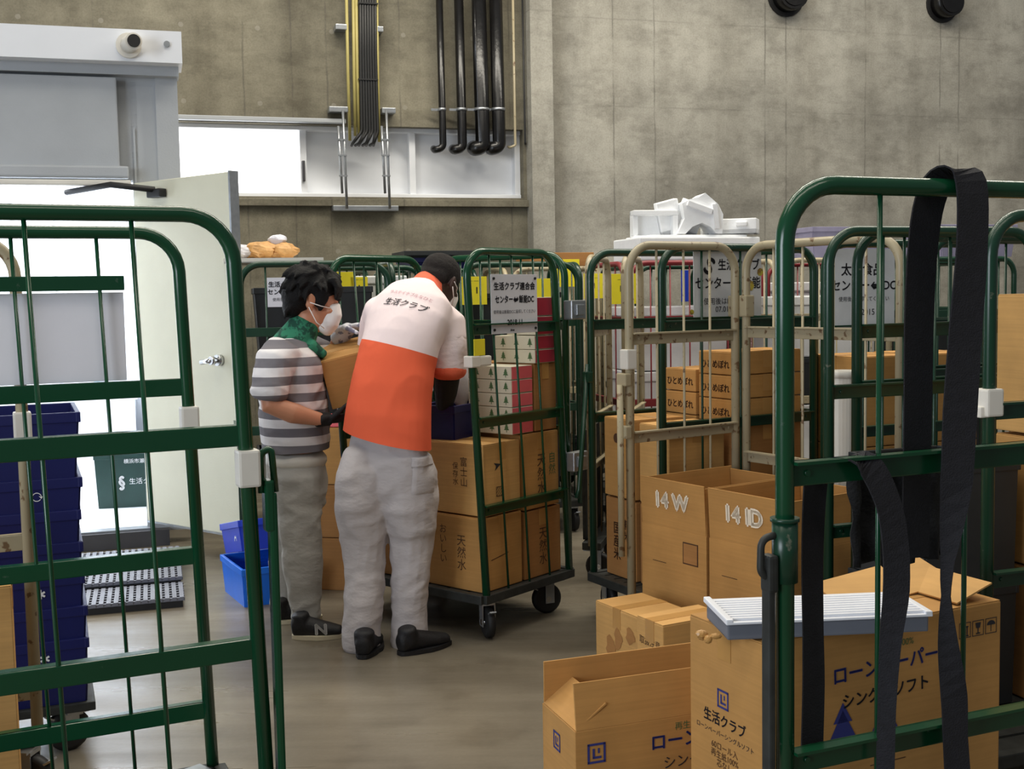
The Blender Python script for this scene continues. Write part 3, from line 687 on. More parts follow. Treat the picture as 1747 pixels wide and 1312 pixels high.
# ------------------------------------------------------------------ right group: green cage with cartons, beige cage with open boxes
def place(A, yd, W_, D_):
    y = V(yd).normalized(); x = V((y.y, -y.x)); c = V(A) + x * W_ / 2 + y * D_ / 2
    return (c.x, c.y), math.atan2(x.y, x.x)
c, a1 = place((.3685, 5.42), (.87, .48), .55, .85)
R1, R1P = cart('dark green roll cage behind the beige one, stacked with cartons', c, a1, .55, .85, 'green2', 'RLB', bars=(1.36, .93), rods=3, brods=2, bbars=(1.36, .93))
_f, _P, _d, _n = R1P['L']; b = new(); tube(b, [_P(-.02, 1.18), _P(-.075, .60), _P(-.09, .56)], .011, 8); box(b, _P(-.02, 1.12), (.05, .03, .05), None, .005); obj('hanging_latch_bar', b, 'green2', _f)
def in1(x, y, z): return L2W(R1, x - .275, y - .425, z)
def c1b(label, x, y, z, w_, d_, h, m='card', prints=(), **kw):
    t = carton(label, in1(x, y, z), a1, w_, d_, h, m, **kw)
    for fc, u, v, body, sz, ink in prints: lettering(t, body, sz, face(w_, d_, h, fc, u, v), ink, bold=.001)
    return t
c1b('lower carton of the two stacked at the left edge of the green right cage', .155, .20, .202, .24, .30, .36, 'card2', [('F', -.03, -.02, VT('国産米'), .06, 'inkbrown'), ('F', .05, .04, VT('精米'), .05, 'inkbrown')])
t = c1b('upper carton with a dark hand hole at the left edge of the green right cage', .155, .19, .574, .24, .29, .36, 'card', [])
b = new(); tube(b, [face(.24, .29, .36, 'F', -.02, .09) @ V((0, 0, -.001)), face(.24, .29, .36, 'F', -.02, .09) @ V((0, 0, .001))], .022, 14); obj('hand_hole', b, 'inkbrown', t)
c1b('low carton behind the beige post inside the green right cage', .405, .21, .202, .22, .30, .36, 'card2')
c1b('carton with a bright top behind the beige post inside the green right cage', .405, .21, .574, .22, .30, .35, 'card3')
c1b('bottom carton under the right rice carton column', .405, .60, .202, .235, .40, .35, 'card2')
c1b('second carton under the right rice carton column', .405, .60, .564, .235, .40, .345, 'card2')
c1b('bottom carton under the left rice carton column', .145, .60, .202, .235, .40, .33, 'card2')
c1b('second carton under the left rice carton column', .145, .60, .544, .235, .40, .275, 'card2')
HT = 'ひとめぼれ'
for k, nm in enumerate(('bottom', 'middle', 'topmost')):
    c1b(nm + ' long carton lettered in brown kana in the right column of the green cage', .405, .60, .921 + .1065 * k, .235, .40, .10, 'card', [('F', -.0, -.008, HT, .040, 'inkbrown')], group='rice cartons, right column')
    c1b(nm + ' long carton lettered in brown kana in the left column of the green cage', .145, .60, .831 + .1065 * k, .235, .40, .10, 'card', [('F', -.0, -.008, HT, .040, 'inkbrown')], group='rice cartons, left column')
f1, P1, d1_, n1 = R1P['R']
ta, zA = on_panel(R1, P1, 1186, 428); tb, zB = on_panel(R1, P1, 1302, 538)
o, mx = board(f1, P1, d1_, n1, ta, tb, zB, zA, 'oldsign', off=.014, side=-1)
o, mx = o, axes(d1_, (0, 0, 1), P1((ta + tb) / 2, (zA + zB) / 2) - n1 * .0105)
ww, hh = tb - ta, zA - zB
lettering(o, 'S', .10, mxo(mx, -ww * .28, hh * .26), bold=.004, rot=-.5); lettering(o, '生活クラブ', .052, mxo(mx, ww * .16, hh * .28), bold=.001, xs=.9)
lettering(o, 'センター⇔飯能', .055, mxo(mx, 0, .0), bold=.001, xs=.9); lettering(o, '使用後はDCへ返却', .032, mxo(mx, 0, -hh * .27)); lettering(o, '07.01製造', .034, mxo(mx, 0, -hh * .39))
b = new()
for (sx, sy, r) in ((.12, -.01, .025), (.18, .05, .018), (-.2, -.42 * hh, .012)): tube(b, [mx @ V((sx, sy, .0002)), mx @ V((sx, sy, .0008))], r, 7)
obj('rust_stain', b, worn('yellow_stain', (196, 178, 60), (130, 100, 40), .5), o)

A2 = (.47, 4.67); c, a2 = place(A2, (.83, .55), .85, .58)
R2, R2P = cart('scuffed beige roll cage holding two open cardboard boxes', c, a2, .85, .58, 'beige', 'LB', bars=(1.32, .925), rods=3, brods=4, bbars=(1.33, .80))
lt_ = latch(R2, -.425, .325, 1.44, PI / 2); lt_.data.materials[0] = M['beige']
fz, Pz, dz, nz = R2P['L']
b = new(); box(b, Pz(-.005, 1.24), (.05, .05, .08), bev=.006); obj('plastic_joint', b, 'plastic_white', fz)
b = new(); tube(b, [Pz(-.05, 1.14), Pz(-.05, .45)], .013, 10); box(b, Pz(-.03, .95), (.06, .03, .05), None, .005); box(b, Pz(-.03, 1.16), (.06, .03, .05), None, .005); obj('hanging_latch_bar', b, 'beige', fz)
def in2(x, y, z): return L2W(R2, x - .425, y - .29, z)
def jbox(label, x, txt):
    t = open_carton(label, in2(x, .27, .203), a2, .375, .50, .385, {'F': (.19, .05), 'B': (.17, -.06), 'L': (.18, .04), 'R': (.18, -.03)}, 'card')
    fl = min((ch for ch in t.children if ch.name.startswith('flap')), key=lambda ch: ch.name)
    for i, s_ in enumerate(txt): lettering(fl, s_, .085, Matrix.Translation((0, -.253, .385 + .105)) @ axes((1, 0, 0), (0, -.05, 1), (-.06 + .11 * i, -.0045, 0)), 'tear', bold=.006)
    return t
M['tear'] = mat('torn_pale_patch', (246, 234, 212), .8, 0, .05)
j1 = jbox('left of the two tall open boxes in the beige cage', .23, ['14', 'W'])
j2 = jbox('right of the two tall open boxes in the beige cage, half behind the green post', .62, ['14', 'ID'])
b = new(); m_ = face(.375, .50, .385, 'F', .10, .11); box(b, m_ @ V((0, 0, 0)), (.085, .001, .085)); obj('printed_square', b, 'inkbrown', j1)
b = new(); box(b, m_ @ V((0, 0, .0007)), (.075, .001, .075)); obj('printed_square', b, 'card2', j1)
lettering(j1, '━━━━', .02, face(.375, .5, .385, 'F', -.08, .05), 'inkbrown'); lettering(j2, '━━━━', .02, face(.375, .5, .385, 'F', -.08, .06), 'inkbrown')

# small boxes on the floor in front of them
yS = R_(29)
def near_corner(p, yaw, w_, d_):
    return (p[0] + cos(yaw) * w_ / 2 - sin(yaw) * d_ / 2, p[1] + sin(yaw) * w_ / 2 + cos(yaw) * d_ / 2)
k0, k1, k2 = atz(1090, 1054, .345), atz(1016, 1024, .345), atz(1160, 1036, .345)
yS = math.atan2(k1.y - k0.y, k1.x - k0.x) - PI / 2; SW, SD = (k2 - k0).length, (k1 - k0).length
q = near_corner(k0, yS, SW, SD); t = carton('small closed carton with brown stains standing on the floor before the beige cage', (q[0], q[1], 0), yS, SW, SD, .343, 'card3')
b = new()
for (u, v, s1, s2) in ((.09, .09, .055, .06), (.01, .06, .05, .08), (-.04, .02, .06, .08)):
    mx = face(SW, SD, .345, 'L', u, v); vs = [b.verts.new(mx @ V((s1 / 2 * cos(k) * (1 + .25 * sin(5 * k + u * 99)), s2 / 2 * sin(k) * (1 + .2 * cos(3 * k)), .0003))) for k in [i * PI / 8 for i in range(16)]]; b.faces.new(vs)
obj('label_residue', b, 'card2', t)
k3 = atz(1127, 1060, .41); q = near_corner((k3.x, k3.y - .06), yS, .26, .15); t = carton('low carton tucked between the small stained carton and the tall upright carton', (q[0], q[1], 0), yS, .26, .15, .41, 'card3'); lettering(t, '取扱注意', .03, face(.26, .15, .41, 'L', 0, .13), 'inkbrown')

# open box at the bottom centre
aO = R_(19.5)
q = near_corner((.137, 2.752), aO, .60, .22); OB = open_carton('open cardboard box with raised flaps on the floor at the bottom centre', (q[0], q[1], 0), aO, .60, .22, .45, {'F': (.115, -.12), 'B': (.11, -.02), 'L': (.10, -.95)}, 'card')
def logo(parent, mx, s, m='inkblue'):
    b = new()
    for (x, y, a_, h_) in ((0, s * .46, s, s * .12), (0, -s * .46, s, s * .12), (-s * .44, 0, s * .12, s), (s * .44, 0, s * .12, s), (-s * .16, .0, s * .12, s * .5), (.02 * s, -s * .22, s * .48, s * .12), (s * .12, s * .12, s * .1, s * .26)):
        vs = [b.verts.new(mx @ V((x + dx * a_ / 2, y + dy * h_ / 2, 0))) for dx, dy in ((-1, -1), (1, -1), (1, 1), (-1, 1))]; b.faces.new(vs)
    return obj('logo', b, m, parent)
w_, d_, h_ = .60, .22, .45
logo(OB, face(w_, d_, h_, 'F', -.245, .165), .048); lettering(OB, 'ローンペーパー', .046, face(w_, d_, h_, 'F', .06, .165), 'inkblue', bold=.001)
lettering(OB, 'シングルソフト', .036, face(w_, d_, h_, 'F', .06, .11), 'ink'); lettering(OB, '再生紙', .022, face(w_, d_, h_, 'F', .0, .20), 'inkgreen'); logo(OB, face(w_, d_, h_, 'L', -.01, .16), .045)

# ------------------------------------------------------------------ right foreground cage frame
yC = V((.92, .39)).normalized(); xC = V((yC.y, -yC.x)); CC = V((.497, 2.13))
c = CC - xC * .33 + yC * .43
RC, RCP = cart('large dark green roll cage in the right foreground hung with black straps', (c.x, c.y), math.atan2(xC.y, xC.x), .66, .86, 'green', 'R', bars=(1.165, .622, .26), rods=3, castang=[.5, 2, 4, 1])
fC, PC, dC, nC = RCP['R']
b = new(); tube(b, [PC(0, 1.08), PC(0, .965)], .024, 16); tube(b, [PC(0, 1.085), PC(0, 1.078)], .027, 16); obj('post_sleeve', b, 'green2', fC)
b = new(); tube(b, rpath([PC(-.015, 1.055), PC(-.052, 1.05), PC(-.054, .985), PC(-.018, .97)], .02), .007, 10)
box(b, PC(-.036, .80), (.026, .014, .40), None, .004); box(b, PC(-.034, .985), (.032, .02, .07), None, .006); obj('hanging_latch_bar', b, 'deck', fC)
def inC(y, x, z): p = CC + yC * y + xC * x; return (p.x, p.y, z)
yaC = math.atan2(yC.y, yC.x)
w_, d_, h_ = .72, .27, .54
TB = carton('long lettered carton with blue arrows standing behind the right foreground cage bars', tuple(near_corner((.528, 2.475), R_(26), w_, d_)) + (.202,), R_(26), w_, d_, h_, 'card')
lettering(TB, 'ローンペーパー', .046, face(w_, d_, h_, 'F', -.005, .168), 'inkblue', bold=.001, rot=.03)
lettering(TB, 'シングルソフト', .038, face(w_, d_, h_, 'F', -.005, .105), 'ink', bold=.0008, rot=.03)
lettering(TB, '再生紙100%', .022, face(w_, d_, h_, 'F', .02, .215), 'inkgreen'); lettering(TB, '━━━━━━', .018, face(w_, d_, h_, 'F', -.0, -.06), 'inkbrown')
logo(TB, face(w_, d_, h_, 'F', -.335, .15), .05)
for u in (-.135, -.01): lettering(TB, '▲', .06, face(w_, d_, h_, 'F', u, .075), 'inkblue'); lettering(TB, '▲', .085, face(w_, d_, h_, 'F', u, .045), 'inkblue')
def pictos(t, u0, v):
    b = new()
    def r(u, y, a_, c_):
        mx = face(w_, d_, h_, 'F', u, y); b.faces.new([b.verts.new(mx @ V((dx * a_ / 2, dy * c_ / 2, 0))) for dx, dy in ((-1, -1), (1, -1), (1, 1), (-1, 1))])
    for i in range(3):
        u = u0 + i * .043
        for s_ in (-1, 1): r(u + s_ * .018, v, .0018, .038); r(u, v + s_ * .018, .036, .0018)
        if i == 0:
            for s_ in (-.007, .007): r(u + s_, v - .002, .003, .022); r(u + s_, v + .008, .008, .003)
            r(u, v - .014, .024, .003)
        if i == 1:
            mx = face(w_, d_, h_, 'F', u, v); b.faces.new([b.verts.new(mx @ V(q)) for q in ((-.009, .013, 0), (-.006, .0, 0), (.006, .0, 0), (.009, .013, 0))]); r(u, v - .006, .003, .014); r(u, v - .013, .014, .003)
        if i == 2:
            mx = face(w_, d_, h_, 'F', u, v); b.faces.new([b.verts.new(mx @ V((.014 * cos(k), .002 + .011 * sin(k), 0))) for k in [j * PI / 8 for j in range(9)]]); r(u, v - .005, .002, .018)
    return obj('handling_symbols', b, 'ink', t)
pictos(TB, .24, .215)
lf = lambda u, v: face(w_, d_, h_, 'L', u, v)
logo(TB, lf(-.005, .105), .042); lettering(TB, '生活クラブ', .032, lf(.0, .052), 'ink', rot=0, bold=.0006)
lettering(TB, 'ローンペーパーシングルソフト', .0155, lf(.0, .02), 'ink'); lettering(TB, '60ロール入\n再生紙100%\n芯なし', .02, lf(.0, -.03), 'inkbrown')
b = new()
for k in range(5): blob(b, (random.uniform(-.02, .02), random.uniform(-.012, .012), random.uniform(-.008, .01)), random.uniform(.008, .016), random.uniform(.006, .012), .008, Matrix.Rotation(random.uniform(0, 3), 3, 'X'), 8)
p = atz(1208, 1080, .752); t = obj('torn_tape_scrap', b, 'tape'); t.location = (p.x - .006, p.y - .014, .752); tag(t, 'crumpled clear tape scrap at the top edge of the long lettered carton', 'tape')
# ribbed white tray lying on it
t = thing('ribbed_tray', 'white ribbed plastic tray with grey sides lying on the long lettered carton', 'tray', (.672, 2.592, .7485), R_(5))
b = new(); box(b, (0, 0, .019), (.45, .18, .036), bev=.004); obj('tray_body', b, 'tray_grey', t)
b = new(); box(b, (0, 0, .040), (.46, .20, .006), bev=.002)
for k in range(9): box(b, (0, -.083 + k * .0185, .0455), (.43, .010, .007), bev=.002)
for sg in (-1, 1): box(b, (sg * .222, 0, .0445), (.016, .20, .010), bev=.003)
obj('ribbed_lid', b, 'tray', t)
b = new(); box(b, (0, .07, 0), (.34, .14, .004)); bmesh.ops.transform(b, matrix=Matrix.Translation((.18, .0, .545)) @ Matrix.Rotation(R_(16), 4, 'X') @ Matrix.Rotation(R_(-6), 4, 'Y'), verts=b.verts); obj('top_flap', b, 'card3', TB)
b = new(); box(b, (.06, 0, 0), (.12, .25, .004)); bmesh.ops.transform(b, matrix=Matrix.Translation((.225, .0, .549)) @ Matrix.Rotation(R_(-17), 4, 'Y'), verts=b.verts); obj('top_flap', b, 'card3', TB)
# right cage with the white clip
A5 = (1.29, 3.16); c, a5 = place((A5[0] - .34 * .73, A5[1] + .94 * .73), (.94, .34), .73, .85)
R5, R5P = cart('dark green roll cage at the right edge with a white plastic clip on its post', c, a5, .73, .85, 'green2', 'RL', bars=(1.165, .70), rods=3)
f5, P5, d5, n5 = R5P['R']
b = new(); box(b, P5(-.0, 1.19), (.055, .055, .075), bev=.006); box(b, P5(-.015, 1.165) , (.03, .05, .03), bev=.004); obj('white_clip', b, 'plastic_white', f5)
def in5(x, y, z): return L2W(R5, x - .365, y - .425, z)
for k, (z, h, lb, m) in enumerate(((.203, .42, 'lowest carton of the column at the right edge of the picture', 'card2'), (.632, .40, 'middle carton of the column at the right edge, green line printed on it', 'card'), (1.045, .43, 'tall top carton of the column at the right edge with green lettering', 'card3'))):
    t = carton(lb, in5(.44, .645, z), a5 + PI / 2, .40, .34, h, m)
    if k == 2: lettering(t, '緑茶\n飲料', .05, face(.40, .34, h, 'F', -.13, .13), 'inkgreen', bold=.001); lettering(t, '品質', .03, face(.40, .34, h, 'F', -.13, -.05), 'inkgreen')
    if k == 1: lettering(t, '━━━━', .03, face(.40, .34, h, 'F', -.1, .08), 'inkgreen')
for k, lb in enumerate(('lower dark grey crate standing in the cage behind the hanging black straps', 'upper dark grey crate standing in the cage behind the hanging black straps')):
    crate(lb, in5(.24, .22, .205 + .385 * k), a5, .36, .34, .38, 'blackcrate', taper=.97)
# folded nest of green cages and the grey centre sign between them
nest = [((1.165, 3.95), 'first of the folded green cage frames nested behind the right foreground straps'), ((1.50, 4.42), 'second of the folded green cage frames nested behind the right foreground straps')]
def folded(label, A, yd, D_, paint, bars, rods=3, group=None):
    y = V(yd).normalized(); x = V((y.y, -y.x)); c = V(A) + y * D_ / 2
    t = thing('roll_cage', label, 'roll cage', (c.x, c.y, 0), math.atan2(x.y, x.x), group)
    Pn = panel(t, (0, -D_ / 2), (0, 1), D_, paint, bars, rods)
    b = new(); box(b, (0, 0, .185), (.10, D_, .04), bev=.004); box(b, (-.045, 0, .50), (.02, D_ - .1, .58), bev=.004); obj('folded_deck', b, 'deck', t)
    for y_ in (-D_ / 2 + .06, D_ / 2 - .06): caster(t, 0, y_, random.uniform(0, 6))
    return t, Pn
nest.append(((1.66, 4.66), 'rearmost of the dark green cage frames nested behind the hanging strap'))
for A, lb in nest: folded(lb, A, (.92, .39), .80, 'green2', (1.36, 1.17, .72))
R6, R6P = folded('third of the folded green cage frames, carrying the white centre sign', (1.30, 4.86), (.92, .39), .80, 'green2', (1.33, .9))
f6, P6, d6, n6 = R6P
ta, zA = on_panel(R6, P6, 1417, 425); tb, zB = on_panel(R6, P6, 1522, 565)
o, mx = board(f6, P6, d6, n6, ta, tb, zB, zA, 'oldsign')
lettering(o, '太陽食品', .055, mxo(mx, -.01, .085), bold=.001); lettering(o, 'センター⇔DC', .05, mxo(mx, 0, .02), bold=.001); lettering(o, '使用後は返却してください', .022, mxo(mx, 0, -.035)); lettering(o, '2015', .036, mxo(mx, .02, -.09))
for k, (dx, nm) in enumerate(((0, 'left'), (.34, 'right'))):
    for j, lv in enumerate(('bottom', 'middle', 'top')):
        carton(f'{lv} orange brown carton in the {nm} column behind the white centre sign', (1.60 + dx * 1.0, 5.36 + dx * .42, .402 * j), R_(23), .32, .34, .398, 'card', tape=(j == 2) or None)
t = thing('plastic_tube', 'narrow white plastic tube standing between the beige cage and the green posts', 'tube', (1.325, 4.68, 0), 0)
# (bin: tapered, open)
b = new(); bmesh.ops.create_cone(b, cap_ends=True, segments=20, radius1=.040, radius2=.046, depth=1.15, matrix=Matrix.Translation((0, 0, .58))); obj('tube_body', b, 'plastic_white', t, smooth=False)
b = new(); tube(b, [(0, 0, 1.15), (0, 0, 1.18)], .050, 20); obj('tube_rim', b, 'plastic_white', t)

# straps and black cloth on the right foreground cage
def cpt(px, py, off):
    t_, z_ = on_panel(RC, PC, px, py); fm = frame(RC.location, RC.rotation_euler.z)
    return fm @ (PC(t_, z_) + nC * off)
def ribbon(name, label, rows, th=.004, m='strap', cat='strap', group=None):
    """rows: (px, py, offset in front of the panel, half width in m, turn of the band about its length)"""
    b = new(); fm = frame(RC.location, RC.rotation_euler.z).to_3x3(); d = fm @ dC; n = fm @ nC; prev = None
    pts = [cpt(a, e, o_) for a, e, o_, _, _ in rows]
    out = []
    for i in range(len(rows) - 1):
        for k in range(4):
            f = k / 4; p0, p1, p2, p3 = pts[max(i - 1, 0)], pts[i], pts[i + 1], pts[min(i + 2, len(pts) - 1)]
            q = .5 * ((2 * p1) + (p2 - p0) * f + (2 * p0 - 5 * p1 + 4 * p2 - p3) * f * f + (3 * p1 - p0 - 3 * p2 + p3) * f ** 3)
            out.append((q, rows[i][3] * (1 - f) + rows[i + 1][3] * f, rows[i][4] * (1 - f) + rows[i + 1][4] * f))
    out.append((pts[-1], rows[-1][3], rows[-1][4]))
    for i, (q, hw_, tw) in enumerate(out):
        t = (out[min(i + 1, len(out) - 1)][0] - out[max(i - 1, 0)][0]).normalized()
        wv = d * cos(tw) + n * sin(tw); wv = (wv - t * wv.dot(t)).normalized(); nn = t.cross(wv)
        ring = [b.verts.new(q + wv * hw_ * a + nn * th / 2 * e) for a, e in ((-1, -1), (1, -1), (1, 1), (-1, 1))]
        if prev:
            for k in range(4): b.faces.new((prev[k], prev[(k + 1) % 4], ring[(k + 1) % 4], ring[k]))
        else: b.faces.new(ring)
        prev = ring
    b.faces.new(prev); return tag(obj(name, b, m), label, cat, group)
ribbon('strap', 'wide black strap slung over the top rail of the right foreground cage', [(1593, 960, -.050, .030, .1), (1594, 860, -.050, .034, 0), (1597, 700, -.05, .035, 0), (1600, 520, -.05, .036, 0), (1604, 380, -.04, .037, 0), (1616, 312, -.028, .038, 0), (1630, 290, .0, .038, 0), (1638, 312, .028, .038, 0), (1636, 420, .034, .038, 0), (1624, 560, .036, .037, .1), (1612, 700, .04, .036, .2), (1606, 820, .04, .032, .3), (1594, 950, .036, .013, .9), (1591, 1010, .036, .009, 1.2), (1596, 1090, .034, .019, .7), (1605, 1180, .036, .028, .2), (1606, 1250, .038, .028, .1), (1612, 1345, .038, .028, .2)])
ribbon('strap', 'black strap looped over the middle rail of the right foreground cage', [(1402, 1292, -.03, .025, 0), (1406, 1180, -.032, .025, 0), (1404, 1080, -.03, .022, .1), (1403, 960, -.03, .024, 0), (1407, 850, -.03, .026, 0), (1416, 802, -.03, .028, 0), (1440, 783, -.0, .029, 0), (1466, 790, .026, .029, 0), (1492, 850, .036, .028, 0), (1505, 920, .036, .028, .1), (1507, 1000, .036, .026, .3), (1497, 1090, .036, .020, .6), (1491, 1200, .036, .017, .8), (1488, 1345, .036, .017, .7)])
b = new(); NX, NZ = 22, 14; g = []
fm = frame(RC.location, RC.rotation_euler.z).to_3x3() @ nC
for i in range(NX):
    col = []
    for j in range(NZ):
        f = j / (NZ - 1); px = 1512 + (1690 - 1512) * i / (NX - 1); end = 985 - 18 * i / NX + (14 * noise.noise(V((i * .9, 0, 3))))
        p = cpt(px, 800 + (end - 800) * f, -.115); p += fm * (.022 * sin(i * 1.15 + f) * f + .02 * noise.noise(V((i * .4, f * 3, 0)))); col.append(b.verts.new(p))
    g.append(col)
for i in range(NX - 1):
    for j in range(NZ - 1): b.faces.new((g[i][j], g[i + 1][j], g[i + 1][j + 1], g[i][j + 1])).smooth = True
t = tag(obj('cover_cloth', b, 'cloth_black'), 'black cloth with a ragged hem hanging behind the middle rail at the right', 'cloth'); sd = t.modifiers.new('s', 'SOLIDIFY'); sd.thickness = .004

# ------------------------------------------------------------------ far rows of cages along the wall
def far_cart(label, px, Y, paint, W_=.80, yaw=17, sides='RLB', cards=(), fill=(), rods=5):
    p = at(px, 520, Y); t, Pp = cart(label, (p.x, p.y + .3), R_(yaw) + PI, W_, .60, paint, sides, bars=(1.33, .80), rods=3, brods=rods)
    for (px_, py_, w_, h_, txt, m) in cards:
        tt, zz = on_panel(t, Pp['B'][1], px_, py_); number_card(Pp['B'][0], Pp['B'], tt, zz, w_, h_, txt, -1, m)
    zz = .205
    for (kind, lb, h, m) in fill:
        q = (p.x, p.y + .3, zz)
        if kind == 'crate': crate(lb, q, R_(yaw), W_ - .22, .44, h, m)
        elif kind == 'foam':
            f = thing('foam_box', lb, 'foam box', q, R_(yaw)); b = new(); box(b, (0, 0, h * .42), (W_ - .22, .42, h * .84), bev=.01); obj('box_body', b, 'foam', f)
            b = new(); box(b, (0, 0, h * .92), (W_ - .20, .44, h * .15), bev=.008); obj('lid', b, 'foam', f)
        else: carton(lb, q, R_(yaw), W_ - .2, .42, h, m, tape=None)
        zz += h + .006
    return t, Pp
F2, F2P = far_cart('green roll cage with a small white sign behind the grey striped shirt', 515, 6.38, 'green2', .85, 14, fill=[('crate', 'dark grey crate low in the cage behind the striped shirt man', .45, 'blackcrate'), ('crate', 'middle dark grey crate in the cage behind the striped shirt man', .45, 'blackcrate'), ('crate', 'upper dark grey crate in the cage behind the striped shirt man', .45, 'blackcrate')])
fb, Pb, db, nb = F2P['B']
ta, zA = on_panel(F2, Pb, 455, 474); tb, zB = on_panel(F2, Pb, 512, 523); ta, tb = min(ta, tb), max(ta, tb)
o, mx = board(fb, Pb, db, nb, ta, tb, zB, zA, 'sign', off=.014, side=-1)
lettering(o, '生活クラブ', .032, mxo(mx, 0, .04), bold=.001); lettering(o, 'センター⇔', .032, mxo(mx, 0, 0), bold=.001); lettering(o, '使用後は返却', .02, mxo(mx, 0, -.04))
b = new(); p = at(458, 446, 6.75)
tr = thing('shallow_tray', 'pale tray across the top of the far left cage under the paper bags', 'tray', (p.x, p.y + .1, 1.711), R_(14)); b = new(); box(b, (0, 0, .008), (.55, .5, .016), bev=.003); box(b, (0, -.25, .016), (.55, .012, .02)); obj('tray_body', b, 'plastic_white', tr)
for k, (dx, s_, m, lb) in enumerate(((-.17, .075, 'bag', 'white crumpled bag at the left end of the tray on the far left cage'), (-.05, .085, 'bag_orange', 'orange paper bag left of the middle on the tray on the far left cage'), (.06, .08, 'bag_orange', 'orange paper bag at the right end of the tray on the far left cage'), (.03, .05, 'bag', 'small white bag on top of the orange bags on the far left cage'))):
    b = new(); blob(b, (0, 0, s_ * .62), s_ * 1.2, s_, s_ * .62, None, 16)
    for v in b.verts: v.co += (v.co - V((0, 0, s_ * .6))) * .35 * noise.noise(v.co * 26 + V((k, 0, 0)))
    zmin = min(v.co.z for v in b.verts)
    t = obj('crumpled_bag', b, m, smooth=False); t.location = (p.x + dx, p.y + .05 + .02 * k, 1.727 - zmin + (.085 if k == 3 else 0)); tag(t, lb, 'bag')
far_cart('dark green roll cage with yellow cards just right of the black haired man', 600, 7.5, 'green2', .78, cards=[(589, 490, .11, .19, '', 'yellow'), (612, 493, .11, .15, '▲', 'yellow')], fill=[('crate', 'grey crate in the cage with yellow cards by the black haired man', .7, 'blackcrate'), ('foam', 'white foam box in the cage with yellow cards by the black haired man', .38, 'foam'), ('foam', 'upper white foam box in the cage with yellow cards by the black haired man', .35, 'foam')])
F4, _ = far_cart('dark green roll cage under the navy crates behind the orange shirt man', 700, 8.45, 'green2', .80, cards=[(800, 500, .13, .20, '', 'yellow'), (815, 520, .05, .1, '', 'yellow')], fill=[('crate', 'dark grey crate low in the cage below the navy crates', .6, 'blackcrate'), ('foam', 'white foam box inside the cage below the navy crates', .5, 'foam'), ('foam', 'upper white foam box inside the cage below the navy crates', .26, 'foam')])
p = at(752, 452, 8.5)
crate('wide navy crate on top of the far cage behind the orange shirt man', (p.x - .05, p.y + .28, 1.712), R_(17) , .50, .42, .075, 'navy'); crate('long dark tray on the navy crate above the orange shirt man', (p.x, p.y + .28, 1.79), R_(17), .66, .44, .045, 'blackcrate')
far_cart('dark green roll cage with a yellow card behind the white sign', 862, 7.25, 'green2', .80, cards=[(806, 496, .17, .17, '1 1', 'yellow'), (922, 492, .12, .12, '', 'yellow')], fill=[('crate', 'dark crate at the bottom of the cage behind the white sign', .45, 'blackcrate'), ('crate', 'dark crate in the middle of the cage behind the white sign', .45, 'blackcrate'), ('crate', 'dark crate at the top of the cage behind the white sign', .40, 'blackcrate')])
F6, _ = far_cart('worn beige roll cage with a yellow card under the long brown carton', 925, 8.6, 'beige', .72, cards=[(965, 466, .20, .20, '', 'yellow')], fill=[('crate', 'dark grey crate low in the worn beige cage under the brown carton', .22, 'blackcrate')])
p = at(948, 445, 7.5)
far_cart('dark green roll cage with a yellow card right of the long brown carton', 1140, 8.75, 'green2', .78, cards=[(1012, 488, .16, .18, '1', 'yellow')], fill=[('crate', 'dark crate low in the green cage right of the brown carton', .6, 'blackcrate'), ('crate', 'upper dark crate in the green cage right of the brown carton', .5, 'blackcrate')])
p = at(948, 442, 8.6); carton('long brown carton lying on top of a far cage beside the concrete pilaster', (p.x, p.y + .22, 1.712), R_(17), .50, .34, .10, 'card2', tape=None)
F7, _ = far_cart('red roll cage with a yellow numbered card behind the green right cage', 1150, 7.6, 'red', .88, cards=[(1060, 493, .19, .19, '18', 'yellow'), (1166, 488, .05, .20, '', 'blue')], fill=[('crate', 'dark crate low in the red cage', .36, 'blackcrate'), ('foam', 'lower white foam box in the red cage', .42, 'foam'), ('foam', 'upper white foam box in the red cage', .42, 'foam')])
F8, _ = far_cart('second red roll cage beside the one with the numbered card', 1362, 8.8, 'red', .80, fill=[('foam', 'lowest white foam box in the second red cage', .45, 'foam'), ('foam', 'middle white foam box in the second red cage', .45, 'foam'), ('foam', 'top white foam box in the second red cage', .45, 'foam')])
far_cart('far beige roll cage seen past the beige and green posts', 1400, 7.6, 'beige', .84, fill=[('foam', 'lower foam box in the far beige cage past the posts', .55, 'foam'), ('crate', 'dark crate on the foam box in the far beige cage', .3, 'blackcrate'), ('foam', 'upper foam box in the far beige cage past the posts', .4, 'foam')])
far_cart('far green roll cage behind the white centre sign', 1572, 8.9, 'green2', .80, fill=[('foam', 'lower foam box in the far cage behind the centre sign', .55, 'foam'), ('foam', 'upper foam box in the far cage behind the centre sign', .55, 'foam')])
far_cart('far green roll cage at the right behind the hanging strap', 1620, 7.9, 'green2', .84, fill=[('crate', 'dark crate in the far cage behind the hanging strap', .6, 'blackcrate'), ('crate', 'upper dark crate in the far cage behind the hanging strap', .5, 'blackcrate')])
p = at(1600, 385, 8.0)
for k, (px, lb) in enumerate(((1420, 'lilac grey plastic crate on a far cage left of the hanging strap'), (1665, 'lilac grey plastic crate on a far cage right of the hanging strap'))):
    q = at(px, 390, 8.0); M['lilac'] = M.get('lilac') or mat('lilac_grey_plastic', (150, 146, 172), .5); crate(lb, (q.x + (.12 if k == 0 else 0.02), q.y + .36, 1.713), R_(17), .62, .42, .22, 'lilac')
folded('thin beige folded cage frame standing right of the middle cage', (.40, 6.05), (.25, .97), .62, 'beige', (1.3, .85, .6), 3)
